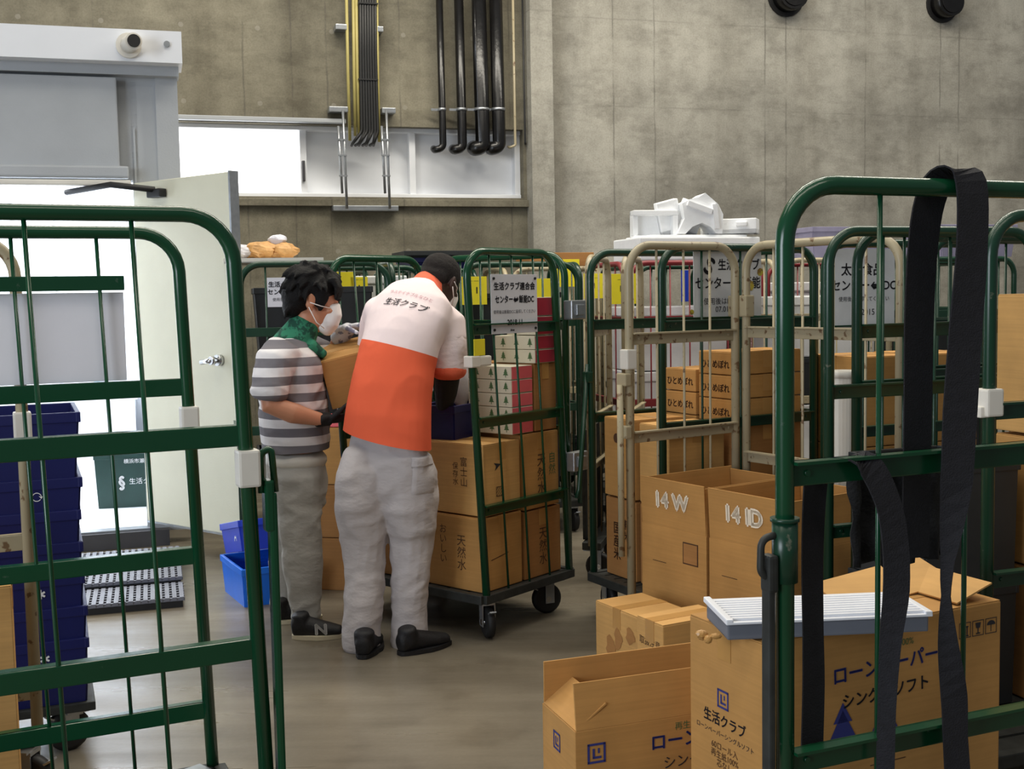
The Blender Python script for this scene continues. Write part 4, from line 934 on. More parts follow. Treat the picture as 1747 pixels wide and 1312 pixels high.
folded('second thin beige folded cage frame standing right of the middle cage', (.60, 6.20), (.25, .97), .62, 'beige', (1.3, .85, .6), 3)
t = thing('foam_box', 'white foam box low on the floor of the aisle behind the beige post', 'foam box', (.92, 6.55, 0), R_(17)); b = new(); box(b, (0, 0, .30), (.34, .36, .60), bev=.01); obj('box_body', b, 'foam', t); b = new(); box(b, (0, 0, .63), (.36, .38, .07), bev=.01); obj('lid', b, 'foam', t)

# pile of polystyrene on the red cages
def foam_tray(label, px, py, Y, w_, d_, h, rot, notch=True, zb=None):
    p = at(px, py, Y); t = thing('foam_packing', label, 'foam packing', (p.x, p.y, p.z if zb is None else zb), rot)
    b = new(); th = .035
    box(b, (0, 0, th / 2), (w_, d_, th), bev=.006)
    for sg in (1, -1): box(b, (0, sg * (d_ - th) / 2, h / 2), (w_, th, h), bev=.006); box(b, (sg * (w_ - th) / 2, 0, h / 2), (th, d_ - 2 * th, h if sg > 0 else h * .6), bev=.006)
    if notch: box(b, (w_ * .1, -d_ / 2 - .012, h * .62), (w_ * .3, .03, h * .3), bev=.006)
    obj('foam_body', b, 'foam', t); return t
E3 = lambda x, y, z: (Matrix.Rotation(R_(z), 3, 'Z') @ Matrix.Rotation(R_(y), 3, 'Y') @ Matrix.Rotation(R_(x), 3, 'X'))
pb = at(1172, 418, 7.85)
t = thing('foam_box', 'broad white foam slab box lying across the two red cages', 'foam box', (pb.x - .0, 7.90, 1.712), R_(17)); b = new(); box(b, (0, 0, .075), (.86, .46, .15), bev=.01); obj('box_body', b, 'foam', t); b = new(); box(b, (.0, 0, .155), (.70, .40, .02), bev=.006); obj('lid', b, 'foam', t)
ZT = 1.895
foam_tray('white foam packing with a dark opening at the left of the foam pile', 1112, 400, 7.85, .30, .20, .11, E3(90, 0, 8), zb=ZT + .05)
foam_tray('upright white foam piece leaning in the middle of the pile', 1145, 392, 7.85, .16, .05, .22, E3(6, -14, 20), False, zb=ZT)
foam_tray('second upright white foam piece leaning left of the arched one', 1165, 390, 7.87, .17, .05, .22, E3(10, 20, 10), False, zb=ZT + .0)
pa_ = at(1190, 394, 7.86); t = thing('foam_packing', 'largest white foam block arching over a dark hollow on top of the pile', 'foam packing', (pa_.x, pa_.y, 1.885), R_(6)); b = new()
pr = [(-.150, .0), (-.105, .10), (-.118, .200), (-.07, .226), (-.02, .238), (.02, .265), (.098, .190), (.126, .125), (.120, .0), (.085, .0), (.05, .045), (0, .072), (-.06, .045), (-.10, .0)]
fr1 = [b.verts.new((x * 1.12, -.12, z)) for x, z in pr]; bk1 = [b.verts.new((x * 1.12, .12, z)) for x, z in pr]
b.faces.new(fr1); b.faces.new(bk1[::-1])
for i in range(len(pr)): b.faces.new((fr1[i], bk1[i], bk1[(i + 1) % len(pr)], fr1[(i + 1) % len(pr)]))
box(b, (-.02, -.135, .17), (.17, .03, .03), Matrix.Rotation(.35, 3, 'Y')); box(b, (.085, -.135, .11), (.03, .03, .16), Matrix.Rotation(-.1, 3, 'Y')); obj('foam_body', b, 'foam', t)
foam_tray('white foam piece low at the right of the arched block', 1225, 402, 8.00, .20, .14, .10, E3(0, 0, 15), zb=1.885)
foam_tray('white foam cube with a dark slot at the right end of the pile', 1262, 404, 7.90, .24, .18, .10, E3(0, 0, -18), zb=1.885)

# ------------------------------------------------------------------ pipes, conduits and cable tray on the wall
def WP(px, py, off): x, z = wallp(px, py, off); return WM @ V((x, -off, z))
def pipe(label, pxt, pxb, pyb, r, m='pipe', group='black lagged pipes running down the wall', side=-14, name='wall_pipe', band=True):
    t = thing(name, label, 'pipe', WP(pxb, pyb, .0), A17, group); o = (WP(pxb, pyb, 0)); inv = frame(o, A17).inverted()
    off = .05 + r; top = WP(pxt, -60, off); bot = WP(pxb, pyb, off); x2 = WP(pxb + side, pyb + 4, off); end = WP(pxb + side - 2, pyb + 2, -.06)
    pts = rpath([top, bot, x2, end] if side else [top, bot, WP(pxb, pyb, -.06)], r * 1.6, 8)
    b = new(); tube(b, [inv @ q for q in pts], r, 16); obj('pipe_run', b, m, t)
    if band:
        q = WP(pxb + (pxt - pxb) * .25, 187, off); b = new(); q = inv @ q; tube(b, [q + V((0, 0, -.012)), q + V((0, 0, .012))], r + .006, 16); box(b, q + V((-r - .03, .02, 0)), (.06, .01, .02)); box(b, q + V((0, off * .6, 0)), (.02, off * 1.0, .02)); obj('pipe_clamp', b, 'steel', t)
    return t
pipe('thinnest black lagged pipe, leftmost of the four on the wall', 748, 756, 252, .030)
pipe('second black lagged pipe from the left on the wall', 781, 789, 252, .040)
pipe('thickest black lagged pipe, third from the left on the wall', 815, 824, 250, .062)
pipe('black lagged pipe, fourth from the left on the wall', 844, 852, 250, .056)
pipe('thin grey conduit right of the black lagged pipes', 874, 879, 248, .011, 'beige', None, -10, 'wall_conduit', False)
pipe('dark thin cable down the wall edge beside the pilaster', 890, 896, 245, .009, 'cable', None, 0, 'wall_conduit', False)
ct = thing('cable_bundle', 'broad black cable bundle tied flat and hanging down the concrete wall', 'cable bundle', WP(632, 235, 0), A17)
inv = frame(WP(632, 235, 0), A17).inverted()
for k in range(7):
    b = new(); x0, x1 = 614 + k * 4.3, 617 + k * 4.6
    pts = [inv @ WP(x0, -60, .11), inv @ WP(x0 + 1, 90, .11), inv @ WP(x1, 225, .11), inv @ WP(602 + k * 6 + (6 if k % 2 else 0), 244, .12), inv @ WP(600 + k * 6.2, 248, -.05)]
    tube(b, rpath(pts, .08, 5), .0125, 8); obj('cable', b, 'cable', ct)
b = new()
for py in (5, 135): q0, q1 = inv @ WP(611, py, .125), inv @ WP(645, py + 1, .125); box(b, (q0 + q1) / 2, ((q1 - q0).length, .008, .012))
obj('cable_tie', b, 'rubber', ct)
for px0, px1, py1, lb in ((590, 597, 240, 'leftmost yellow conduit beside the black cable bundle'), (602, 606, 232, 'second yellow conduit from the left beside the black cable bundle'), (607, 612, 232, 'third yellow conduit, touching the black cable bundle'), (642, 647, 242, 'yellow conduit on the right edge of the black cable bundle')):
    o_ = WP(px1, py1, 0); iv = frame(o_, A17).inverted(); b = new(); tube(b, [iv @ WP(px0, -60, .10), iv @ WP((px0 + px1) / 2, 120, .10), iv @ WP(px1, py1, .10)], .013, 10)
    t = obj('yellow_conduit', b, 'cable_yellow'); t.location = o_; t.rotation_euler = (0, 0, A17); tag(t, lb, 'conduit', 'yellow conduits')
lad = thing('cable_ladder', 'galvanised cable ladder frame mounted across the window strip', 'cable ladder', WP(620, 300, 0), A17); iv = frame(WP(620, 300, 0), A17).inverted()
for pxa, pxb in ((581, 588), (655, 661)):
    for dx in (-4, 4):
        b = new(); tube(b, [iv @ WP(pxa + dx, 188 if dx > 0 else 215, .16), iv @ WP(pxb + dx, 356 if dx > 0 else 330, .16)], .011, 8); obj('ladder_rail', b, 'steel', lad)
    b = new()
    for py in (238, 265, 300): f = (py - 188) / 168; q = iv @ WP(pxa + (pxb - pxa) * f, py, .17); box(b, q, (.07, .012, .012))
    obj('ladder_tie', b, 'steel', lad)
for (xa, xb, py) in ((560, 592, 188), (650, 673, 190), (567, 678, 356), (571, 590, 48), (642, 652, 52)):
    b = new(); q0, q1 = iv @ WP(xa, py, .06), iv @ WP(xb, py, .06); box(b, (q0 + q1) / 2, ((q1 - q0).length, .11, .045), bev=.006); obj('wall_bracket', b, 'steel', lad)
for px, py, r, lb in ((1340, -6, .15, 'dark sooty pipe stub high on the wall, left of two'), (1606, 8, .14, 'dark sooty pipe stub high on the wall, right of two')):
    o_ = WP(px, py, 0); t = thing('pipe_stub', lb, 'pipe', o_, A17); b = new(); tube(b, [(0, .0, 0), (0, -.16, 0)], r, 22); tube(b, [(0, -.16, 0), (0, -.17, 0)], r * .8, 22); obj('stub', b, 'pipe', t)
    b = new(); tube(b, [(0, -.0, 0), (0, -.02, 0)], r * 1.25, 22); obj('collar', b, 'rubber', t)

# ------------------------------------------------------------------ people
def fabric(name, rgb, rough=.85, fold=.35):
    m = bpy.data.materials.new(name); t = NT(m); c = lin(rgb)
    t.link(t.ramp(t.noise(4, 5), [(.3, tuple(x * .92 for x in c[:3])), (.7, c[:3])]), t.b.inputs['Base Color'])
    t.b.inputs['Roughness'].default_value = rough; t.b.inputs['Specular IOR Level'].default_value = .2
    t.bump(t.math('ADD', t.math('MULTIPLY', t.noise(1, 3, t.mapping((14, 14, 24), (.5, .3, 0))), 1.0), t.math('MULTIPLY', t.noise(300, 2), .04)), fold, .02); return m
M['trousers'] = fabric('pale_grey_trousers', (205, 199, 200)); M['trousers2'] = fabric('grey_cotton_trousers', (188, 186, 180))
def striped(name, ca, cb, period, duty, off):
    m = bpy.data.materials.new(name); t = NT(m); x, y, z = t.sep()
    ph = t.math('FRACT', t.math('DIVIDE', t.math('ADD', t.math('ADD', z, t.math('MULTIPLY', t.noise(2), .012)), off), period))
    k = t.math('LESS_THAN', ph, duty)
    t.link(t.mix(k, lin(ca), lin(cb)), t.b.inputs['Base Color']); t.b.inputs['Roughness'].default_value = .9; t.b.inputs['Specular IOR Level'].default_value = .2
    t.bump(t.noise(1, 3, t.mapping((12, 12, 16), (.4, .2, 0))), .3, .015); return m
M['stripes'] = striped('grey_white_stripes', (234, 231, 232), (124, 121, 126), .078, .5, .030)

def rel(root, q): return V(q) - root.location
def shoe(parent, heel, toe, wd=.052, up=.085, swoosh=False, m='shoe', sole='sole'):
    hl, to = V(heel), V(toe); d = (to - hl).normalized(); L = (to - hl).length; s = V((0, 0, 1)).cross(d)
    b = new()
    loft(b, [(hl + d * .012 + V((0, 0, .05)), .034, .045, s), (hl + d * L * .22 + V((0, 0, .055)), .038, .05, s), (hl + d * L * .45 + V((0, 0, .045)), .042, .042, s), (hl + d * L * .70 + V((0, 0, .036)), .048, .032, s), (hl + d * L * .92 + V((0, 0, .028)), .036, .024, s)])
    loft(b, [(hl + d * L * .2 + V((0, 0, .05)), .036, .045, d), (hl + d * L * .17 + V((0, 0, up + .02)), .04, .045, d)])
    me = remesh(b, .006, 3); o = mobj('shoe', me, m, parent)
    b = new(); n = 28; ring = []
    for zz in (.0, .018):
        r_ = []
        for k in range(n):
            a = 2 * PI * k / n; f = .5 - .5 * cos(a); wv = (.036 + .016 * sin(PI * min(1, f * 1.05)) + (.006 if f > .5 else 0)) * (1 if abs(sin(a)) > .001 else 0)
            r_.append(b.verts.new(hl + d * (L * f) + s * (wv * sin(a) / max(.35, abs(sin(a)) ** .5)) + V((0, 0, zz + .001))))
        ring.append(r_)
    for k in range(n): b.faces.new((ring[0][k], ring[0][(k + 1) % n], ring[1][(k + 1) % n], ring[1][k]))
    b.faces.new(ring[0][::-1]); b.faces.new(ring[1]); obj('shoe_sole', b, sole, o)
    return o, d, s

# ---- man in the grey striped shirt -------------------------------------------------
g0 = V((at(505, 1080, 5.28).x, 5.28, 0))
G = thing('person', 'person in grey striped polo shirt and white face mask holding a carton', 'person', g0)
def gp(px, py, Y): return at(px, py, Y) - g0
f = V((.92, .39, 0)).normalized(); s = V((.39, -.92, 0)).normalized()
hc = gp(534, 512, 5.26); hf = V((.93, .22, -.30)).normalized(); hu = V((.28, .05, .95))
shR, elR, wrR = gp(474, 606, 5.08), gp(461, 690, 5.03), gp(548, 716, 5.10)
shL, elL, wrL = gp(533, 600, 5.44), gp(566, 612, 5.52), gp(583, 562, 5.42)
b = new(); HPf, HRm = head(b, hc, hf, hu, 1.16)
loft(b, [(gp(516, 575, 5.26), .062, .066, f), (hc + V((-.02, 0, -.06)), .058, .062, f)])
loft(b, [(gp(503, 775, 5.27), .10, .14, f), (gp(500, 690, 5.26), .10, .14, f), (gp(505, 605, 5.26), .08, .16, f), (gp(516, 578, 5.26), .055, .07, f)])
limb(b, [(shR, .05), (gp(458, 655, 5.04), .046), (elR, .046), (gp(500, 705, 5.05), .046), (gp(530, 712, 5.08), .034), (wrR, .030)])
limb(b, [(shL, .05), (elL, .044), (gp(576, 588, 5.47), .038), (wrL, .030)])
for (hp_, kn, an) in ((gp(508, 790, 5.19), gp(515, 920, 5.19), gp(520, 1050, 5.20)), (gp(498, 785, 5.38), gp(492, 910, 5.42), gp(482, 1030, 5.44))):
    limb(b, [(hp_, .075), ((hp_ + kn) / 2, .065), (kn, .05), ((kn + an) / 2, .045), (an, .034)])
me = remesh(b, .0065, 3); mobj('body', me, 'skin', G)
# hair
b = new()
HB = lambda x, y, z, a, e, i: blob(b, HPf(x, y, z), a * 1.16, e * 1.16, i * 1.16, HRm, 18)
HB(0, -.022, .052, .091, .104, .086); HB(0, -.058, .004, .080, .066, .074); HB(0, -.066, -.045, .058, .042, .046)
for sg in (1, -1): HB(.070 * sg, .018, .022, .016, .034, .045); HB(.068 * sg, .030, -.006, .010, .014, .030)
rng = random.Random(3)
for k in range(70):
    th = rng.uniform(-PI, PI); el = rng.uniform(-.35, 1.3)
    if abs(th) < 1.0 and el < .45: continue
    q = V((sin(th) * cos(el) * .086, cos(th) * cos(el) * .098 - .022, sin(el) * .083 + .052)); tan = V((rng.uniform(-.2, .2), rng.uniform(-.5, .4), -1)); n_ = q.normalized(); tan = (tan - n_ * tan.dot(n_)).normalized()
    if el > .9: tan = V((rng.uniform(-1, 1), rng.uniform(-.3, 1), -.1)).normalized()
    p0, p1, p2 = q - tan * .02 + n_ * .002, q + tan * .02 + n_ * .004, q + tan * .045 + n_ * .003
    limb(b, [(HPf(*p0), .012), (HPf(*p1), .011), (HPf(*p2), .004)], 7)
for k in range(13):
    x = -.066 + k * .011; q = V((x, .062 - x * x * 4, .098)); ln = rng.uniform(.045, .070)
    limb(b, [(HPf(*q), .016), (HPf(x * 1.1, .090 - x * x * 5, .072), .013), (HPf(x * 1.12 + rng.uniform(-.008, .008), .098 - x * x * 5.5, .085 - ln), .004)], 7)
for k in range(7):
    limb(b, [(HPf(.05 - k * .017, -.075, -.045), .016), (HPf(.05 - k * .017, -.088, -.072), .011), (HPf(.052 - k * .0175, -.084, -.100), .004)], 7)
me = remesh(b, .0058, 3); mobj('hair', me, 'hair', G)
# eyes, mask
for sg in (1, -1):
    b = new(); blob(b, HPf(.030 * sg, .083, .004), .0155, .012, .0095, HRm, 12); e_ = obj('eye', b, 'plastic_white', G, smooth=True)
    b = new(); blob(b, HPf(.031 * sg, .0935, .003), .0075, .004, .0075, HRm, 12); obj('iris', b, 'ink', e_, smooth=True)
    b = new(); tube(b, [HPf(.014 * sg, .098, .028), HPf(.032 * sg, .095, .034), HPf(.050 * sg, .080, .028)], .0048, 8); obj('eyebrow', b, 'hair', G)
b = new(); loft(b, [(HPf(0, .066, -.008), .064, .050, s), (HPf(0, .080, -.034), .068, .050, s), (HPf(0, .078, -.064), .066, .050, s), (HPf(0, .066, -.098), .046, .046, s)])
me = remesh(b, .006, 4, .0015, 30); mk = mobj('face_mask', me, 'mask', G)
b = new()
for sg in (1, -1):
    for z_ in (-.012, -.092): tube(b, [HPf(.060 * sg, .066, z_), HPf(.080 * sg, .03, z_ * .8 - .004), HPf(.086 * sg, -.014, -.012 if z_ > -.05 else -.03)], .0022, 6)
obj('ear_loop', b, 'mask', mk)
# shirt
b = new()
loft(b, [(gp(505, 815, 5.27), .146, .178, f), (gp(504, 780, 5.27), .148, .178, f), (gp(503, 745, 5.27), .152, .180, f), (gp(501, 700, 5.26), .150, .182, f), (gp(499, 655, 5.26), .142, .190, f), (gp(499, 615, 5.26), .125, .200, f), (gp(503, 592, 5.26), .100, .165, f), (gp(512, 574, 5.26), .070, .085, f)], 26)
limb(b, [(gp(485, 600, 5.12), .082), (gp(470, 620, 5.07), .084), (gp(463, 650, 5.04), .080), (gp(459, 672, 5.03), .078)])
limb(b, [(gp(518, 600, 5.40), .080), (shL, .080), (gp(552, 607, 5.48), .074)])
me = remesh(b, .009, 4, .009, 7, (1, 1, 1.6)); zc = gp(440, 768, 5.27).z
bm = bmesh.new(); bm.from_mesh(me); bmesh.ops.bisect_plane(bm, geom=bm.verts[:] + bm.edges[:] + bm.faces[:], plane_co=(0, 0, zc), plane_no=(-.03, 0, 1), clear_inner=True); bm.to_mesh(me); bm.free()
shirt = mobj('striped_shirt', me, 'stripes', G)
b = new(); loft(b, [(gp(500, 592, 5.26), .096, .115, f), (gp(513, 566, 5.26), .076, .085, f), (gp(522, 548, 5.26), .066, .072, f)], 22); loft(b, [(gp(528, 590, 5.20), .035, .05, f), (gp(552, 606, 5.22), .02, .04, f)])
me = remesh(b, .007, 3, .003, 12); mobj('collar', me, 'collar', G)
b = new(); loft(b, [(gp(504, 788, 5.27), .140, .168, f), (gp(504, 779, 5.27), .142, .170, f)], 26); me = remesh(b, .010, 2); mobj('undershirt_hem', me, 'plastic_white', G)
# trousers
b = new()
loft(b, [(gp(503, 775, 5.27), .128, .160, f), (gp(505, 815, 5.28), .140, .172, f), (gp(505, 855, 5.28), .132, .165, f)], 24)
limb(b, [(gp(508, 810, 5.19), .105), (gp(510, 870, 5.19), .102), (gp(514, 930, 5.19), .088), (gp(518, 990, 5.20), .078), (gp(521, 1030, 5.20), .066), (gp(522, 1052, 5.20), .066)])
limb(b, [(gp(500, 805, 5.36), .102), (gp(496, 870, 5.39), .096), (gp(491, 930, 5.42), .084), (gp(486, 990, 5.44), .072), (gp(483, 1032, 5.44), .064)])
me = remesh(b, .010, 3, .010, 6, (1, 1, 1.5), 2); mobj('trousers', me, 'trousers2', G)
# shoes
h1, t1 = atz(498, 1089, 0) - g0, atz(588, 1086, 0) - g0
o, d, sd = shoe(G, h1, t1)
sm = V((0, 0, 1)); lettering(o, 'N', .075, axes(d, (0, -.25, 1), h1 + d * .135 + V((sd.x, sd.y, 0)) * -.050 + V((0, 0, .047))), 'white_ink', bold=.003)
h2, t2 = atz(462, 1064, 0) - g0, atz(520, 1058, 0) - g0; d2 = (t2 - h2).normalized(); shoe(G, h2, h2 + d2 * .24)
# gloves
b = new(); hd = V((.72, .55, .0)); hand(b, wrR + V((.012, 0, 0)), hd, V((-.2, .4, .9)), .55, 1.05, 1)
loft(b, [(wrR - V((.02, 0, 0)), .034, .034, V((0, 0, 1))), (wrR + hd.normalized() * .04, .030, .040, V((0, 0, 1)))])
me = remesh(b, .0045, 2); mobj('glove', me, 'glove', G)
b = new(); hd = V((.85, -.2, .15)); hand(b, wrL, hd, V((0.05, -.15, -1)), .75, 1.1, -1)
loft(b, [(elL * .35 + wrL * .65, .044, .044, V((0, 0, 1))), (wrL + hd.normalized() * .04, .030, .040, V((0, 0, 1)))])
me = remesh(b, .0045, 2); mobj('glove', me, 'glove_white', G)
# the carton he holds
bx = V((.95, .16, .22)).normalized(); bz = V((-.33, -.26, .90)); by = bz.cross(bx).normalized(); bz = bx.cross(by)
rotB = Matrix((bx, by, bz)).transposed(); pB = at(546, 619, 5.17)
cb = pB + bx * .16 + by * .14 - bz * .225
carton('tilted carton held between the two men', cb, 0, .32, .28, .225, 'card', rot=rotB)

# ---- man in the white and orange shirt ----------------------------------------------
o0 = V((at(655, 1115, 4.98).x, 4.98, 0))
O = thing('person', 'person seen from behind bending forward in a white and orange shirt with black sleeves', 'person', o0)
def op(px, py, Y): return at(px, py, Y) - o0
fo = V((.50, .87, 0)).normalized(); so = V((.87, -.50, 0)).normalized()
hc = op(751, 483, 5.36); hf = V((.42, .74, -.52)).normalized(); hu = V((.25, .38, .88))
shR, elR, wrR = op(766, 553, 5.20), op(764, 640, 5.17), op(757, 698, 5.33)
shL, elL, wrL = op(640, 535, 5.22), op(636, 620, 5.42), op(668, 640, 5.62)
b = new(); OPf, ORm = head(b, hc, hf, hu, 1.02)
loft(b, [(op(722, 505, 5.24), .060, .064, fo), (op(738, 490, 5.31), .055, .060, fo), (op(748, 480, 5.35), .055, .06, fo)])
ax = so
loft(b, [(op(662, 750, 4.98), .15, .10, ax), (op(668, 650, 5.05), .14, .09, ax), (op(690, 560, 5.16), .15, .08, ax), (op(712, 515, 5.23), .13, .07, ax), (op(722, 502, 5.25), .06, .06, ax)])
limb(b, [(shR, .052), ((shR + elR) / 2, .047), (elR, .044), ((elR + wrR) / 2, .04), (wrR, .029)])
limb(b, [(shL, .052), ((shL + elL) / 2, .047), (elL, .044), ((elL + wrL) / 2, .04), (wrL, .029)])
LG = ((op(628, 800, 4.97), op(624, 945, 4.98), op(616, 1092, 4.93)), (op(700, 805, 5.0), op(702, 950, 5.02), op(700, 1090, 4.98)))
for hp_, kn, an in LG: limb(b, [(hp_, .08), ((hp_ + kn) / 2, .07), (kn, .053), ((kn + an) / 2, .048), (an, .036)])
me = remesh(b, .0065, 3); mobj('body', me, 'skin_dark', O)
b = new(); blob(b, OPf(0, -.016, .043), .0865, .1035, .0865, ORm, 22); blob(b, OPf(0, -.058, .0), .070, .058, .062, ORm, 18)
me = remesh(b, .006, 2, .002, 60); mobj('hair', me, 'hair_short', O)
for sg in (1, -1):
    b = new(); blob(b, OPf(.028 * sg, .074, .004), .014, .011, .0085, ORm, 12); e_ = obj('eye', b, 'plastic_white', O, smooth=True)
    b = new(); blob(b, OPf(.029 * sg, .084, .003), .007, .004, .007, ORm, 12); obj('iris', b, 'ink', e_, smooth=True)
b = new(); loft(b, [(OPf(0, .066, -.012), .056, .044, so), (OPf(0, .078, -.034), .060, .046, so), (OPf(0, .076, -.064), .058, .046, so), (OPf(0, .064, -.096), .042, .042, so)])
me = remesh(b, .006, 4); mk = mobj('face_mask', me, 'mask', O)
b = new()
for sg in (1, -1):
    for z_ in (-.012, -.080): tube(b, [OPf(.055 * sg, .062, z_), OPf(.080 * sg, .025, z_ * .8), OPf(.088 * sg, -.020, -.004 if z_ > -.05 else -.03)], .0022, 6)
obj('ear_loop', b, 'mask', mk)
# shirt torso: material splits along the torso axis
pa, pb_ = op(660, 752, 4.97), op(708, 505, 5.22)
q1, q2 = op(615, 577, 5.06), op(736, 607, 4.98)      # colour boundary seen on the back
nb_ = (q2 - q1).cross(fo + V((0, 0, -.25))).normalized()
if nb_.z < 0: nb_ = -nb_
def two_tone():
    m = bpy.data.materials.new('white_orange_shirt'); t = NT(m)
    vm = t.new('ShaderNodeVectorMath', operation='DOT_PRODUCT'); t.link(t.tc.outputs['Object'], vm.inputs[0]); vm.inputs[1].default_value = nb_
    k = t.math('GREATER_THAN', vm.outputs['Value'], q1.dot(nb_))
    t.link(t.mix(k, lin((240, 106, 72)), lin((246, 228, 228))), t.b.inputs['Base Color']); t.b.inputs['Roughness'].default_value = .9; t.b.inputs['Specular IOR Level'].default_value = .2
    t.bump(t.math('ADD', t.noise(1, 3, t.mapping((9, 9, 5), (.3, .5, 0))), t.math('MULTIPLY', t.noise(350, 2), .05)), .3, .02); return m
M['two_tone'] = two_tone(); M['pale_shirt'] = fabric('pale_pink_white_sleeve', (246, 228, 228), .9)
b = new()
loft(b, [(op(657, 790, 4.97), .214, .150, so), (op(659, 750, 4.985), .210, .148, so), (op(662, 715, 4.99), .200, .150, so + V((0, 0, -.18))), (op(667, 670, 5.02), .188, .150, so + V((0, 0, -.16))), (op(674, 625, 5.06), .180, .148, so + V((0, 0, -.16))), (op(684, 585, 5.10), .180, .140, so + V((0, 0, -.15))), (op(694, 550, 5.15), .200, .125, so + V((0, 0, -.14))), (op(703, 522, 5.20), .195, .105, so + V((0, 0, -.14))), (op(712, 503, 5.24), .150, .085, so + V((0, 0, -.16))), (op(722, 496, 5.27), .085, .07, so)], 30)
limb(b, [(op(745, 540, 5.19), .080), (op(762, 556, 5.19), .086), (op(768, 585, 5.17), .080)])
limb(b, [(op(652, 530, 5.20), .080), (op(646, 545, 5.25), .080)])
me = remesh(b, .009, 5, .0075, 5.5, (1, 1, .7), 5)
def hem(me, p, q, r, up):
    """cut the lower edge of a garment along the plane through three points, leaving it open"""
    n_ = (q - p).cross(r - p).normalized()
    if n_.dot(up) < 0: n_ = -n_
    bm = bmesh.new(); bm.from_mesh(me); bmesh.ops.bisect_plane(bm, geom=bm.verts[:] + bm.edges[:] + bm.faces[:], plane_co=p, plane_no=n_, clear_inner=True); bm.to_mesh(me); bm.free(); return me
h1_, h2_ = op(580, 736, 4.95), op(738, 769, 4.90); hem(me, h1_, h2_, h1_ + fo * .3 + V((0, 0, -.02)), V((0, 0, 1))); shirt = mobj('two_tone_shirt', me, 'two_tone', O)
b = new(); limb(b, [(op(758, 560, 5.18), .080), (op(767, 590, 5.17), .081), (op(765, 632, 5.16), .077)])
me = remesh(b, .009, 3, .006, 8, (1, 1, .8), 1); sl = mobj('sleeve', me, 'pale_shirt', O)
b = new(); limb(b, [(op(644, 545, 5.26), .075), (op(638, 590, 5.36), .074)]); me = remesh(b, .009, 3, .006, 8, (1, 1, .8), 1); mobj('sleeve', me, 'pale_shirt', O)
b = new(); loft(b, [(op(765, 628, 5.16), .080, .080, so), (op(765, 637, 5.16), .080, .080, so)], 22); me = remesh(b, .007, 1); mobj('sleeve_cuff', me, 'orange', sl)
b = new(); loft(b, [(op(716, 508, 5.23), .100, .082, so + V((0, 0, -.2))), (op(726, 494, 5.28), .078, .074, so + V((0, 0, -.3))), (op(732, 484, 5.315), .070, .070, so + V((0, 0, -.35)))], 24)
me = remesh(b, .007, 3); mobj('collar', me, 'orange', O)
# printing on the back of the shirt, laid onto the cloth
sb = BVHTree.FromPolygons([v.co.copy() for v in shirt.data.vertices], [tuple(p.vertices) for p in shirt.data.polygons])
def on_cloth(body, size, c, xdir, m, bold=0):
    """text laid on the cloth: a tangent plane at c, dropped straight onto the shirt"""
    c = V(c); hit = sb.find_nearest(c); n_ = (-fo * .80 + V((0, 0, .6)) + so * .0).normalized(); mx = axes(xdir - n_ * xdir.dot(n_), V((0, 0, 1)) - n_ * n_.z, hit[0])
    me = text_mesh(body, size, 'CENTER', bold); bm = bmesh.new(); bm.from_mesh(me)
    for _ in range(2):
        es = [e for e in bm.edges if e.calc_length() > .008]
        if es: bmesh.ops.subdivide_edges(bm, edges=es, cuts=1)
        bmesh.ops.triangulate(bm, faces=bm.faces)
    nz_ = mx.to_3x3() @ V((0, 0, 1))
    for v in bm.verts:
        q = mx @ v.co; r_ = sb.ray_cast(q + nz_ * .25, -nz_)
        if r_[0] is not None: v.co = r_[0] + nz_ * .0035
        else: v.co = q
    me2 = bpy.data.meshes.new('lettering'); bm.to_mesh(me2); bm.free(); return mobj('lettering', me2, m, shirt)
xd = (op(741, 545, 5.12) - op(655, 503, 5.12)).normalized()
on_cloth('生活クラブ', .043, op(690, 520, 5.06), xd, 'ink', .0006); M['pinkprint'] = mat('pale_pink_print', (196, 150, 160), .8); on_cloth('サステイナブルなひと', .0215, op(700, 504, 5.10), xd, 'pinkprint')
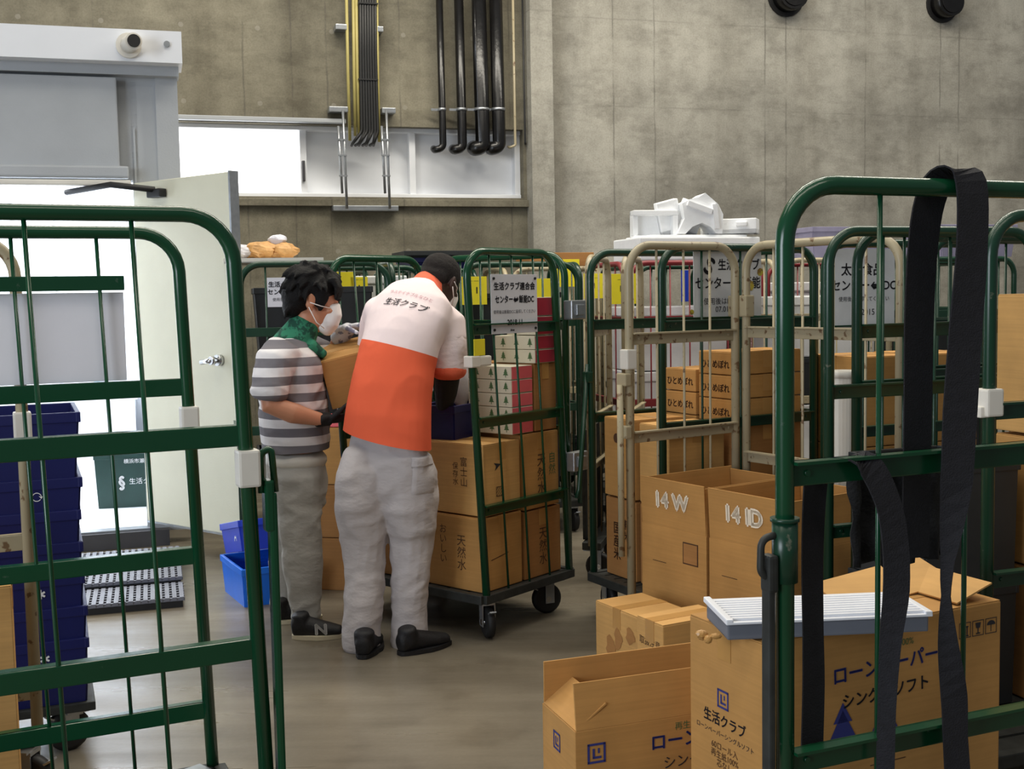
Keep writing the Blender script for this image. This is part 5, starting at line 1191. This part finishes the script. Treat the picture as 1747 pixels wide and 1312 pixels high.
# trousers with a cargo pocket
b = new()
loft(b, [(op(662, 735, 4.985), .175, .100, so), (op(661, 780, 4.98), .186, .108, so), (op(661, 830, 4.985), .188, .100, so), (op(661, 862, 4.99), .165, .080, so)], 28)
loft(b, [(op(621, 772, 4.975), .070, .095, so), (op(616, 808, 4.97), .086, .128, so), (op(617, 855, 4.97), .104, .128, so), (op(620, 905, 4.98), .100, .105, so)])
loft(b, [(op(690, 785, 4.985), .112, .100, so), (op(694, 815, 4.98), .126, .130, so), (op(701, 855, 4.99), .112, .135, so), (op(702, 905, 5.0), .100, .105, so)])
limb(b, [(op(622, 800, 4.97), .108), (op(618, 860, 4.97), .108), (op(620, 920, 4.98), .098), (op(622, 975, 4.975), .088), (op(620, 1035, 4.95), .080), (op(617, 1080, 4.94), .080), (op(616, 1106, 4.935), .078)])
limb(b, [(op(702, 805, 5.0), .106), (op(703, 865, 5.0), .104), (op(702, 925, 5.01), .094), (op(701, 980, 5.01), .086), (op(699, 1040, 5.0), .078), (op(698, 1080, 4.99), .077), (op(697, 1102, 4.985), .076)])
me = remesh(b, .010, 3, .0095, 6.5, (1.2, 1.2, 1.5), 8); tr_ = mobj('trousers', me, 'trousers', O)
tb_ = BVHTree.FromPolygons([v.co.copy() for v in tr_.data.vertices], [tuple(p.vertices) for p in tr_.data.polygons])
def patch(name, c, w_, h_, n_, off, m):
    mx = axes(V((-n_.y, n_.x, 0)), (0, 0, 1), c); b = new(); N = 12; g = []
    for i in range(N + 1):
        g.append([])
        for j in range(N + 1):
            q = mx @ V(((i / N - .5) * w_, (j / N - .5) * h_, 0)); r_ = tb_.ray_cast(q + n_ * .3, -n_); edge = i in (0, N) or j in (0, N)
            g[-1].append(b.verts.new((r_[0] if r_[0] is not None else q) + n_ * (off * .1 if edge else off)))
    for i in range(N):
        for j in range(N): b.faces.new((g[i][j], g[i + 1][j], g[i + 1][j + 1], g[i][j + 1])).smooth = True
    return obj(name, b, m, tr_)
pn_ = V((.55, -.83, 0)).normalized(); patch('cargo_pocket', op(722, 812, 4.9), .12, .15, pn_, .010, 'trousers'); patch('pocket_flap', op(722, 786, 4.9), .13, .045, pn_, .016, 'trousers')
h1 = atz(618, 1126, 0) - o0; d1 = V((.12, .99, 0)); shoe(O, h1, h1 + d1.normalized() * .26, sole='shoe')
h2, t2 = atz(680, 1119, 0) - o0, atz(766, 1098, 0) - o0; d2 = (t2 - h2).normalized(); shoe(O, h2, h2 + d2 * .265, sole='shoe')
# black arm sleeves and gloves
for wr, el, shd, hd, pn, th_ in ((wrR, elR, shR, V((-.15, .75, -.65)), V((-.8, .3, -.3)), -1), (wrL, elL, shL, V((.5, .8, -.1)), V((.6, -.3, -.6)), 1)):
    b = new(); limb(b, [(el * .7 + shd * .3, .057), (el, .056), ((el + wr) / 2, .052), (wr, .036)]); hand(b, wr, hd, pn, .8, 1.05, th_)
    me = remesh(b, .0045, 2); mobj('glove_sleeve', me, 'glove', O)
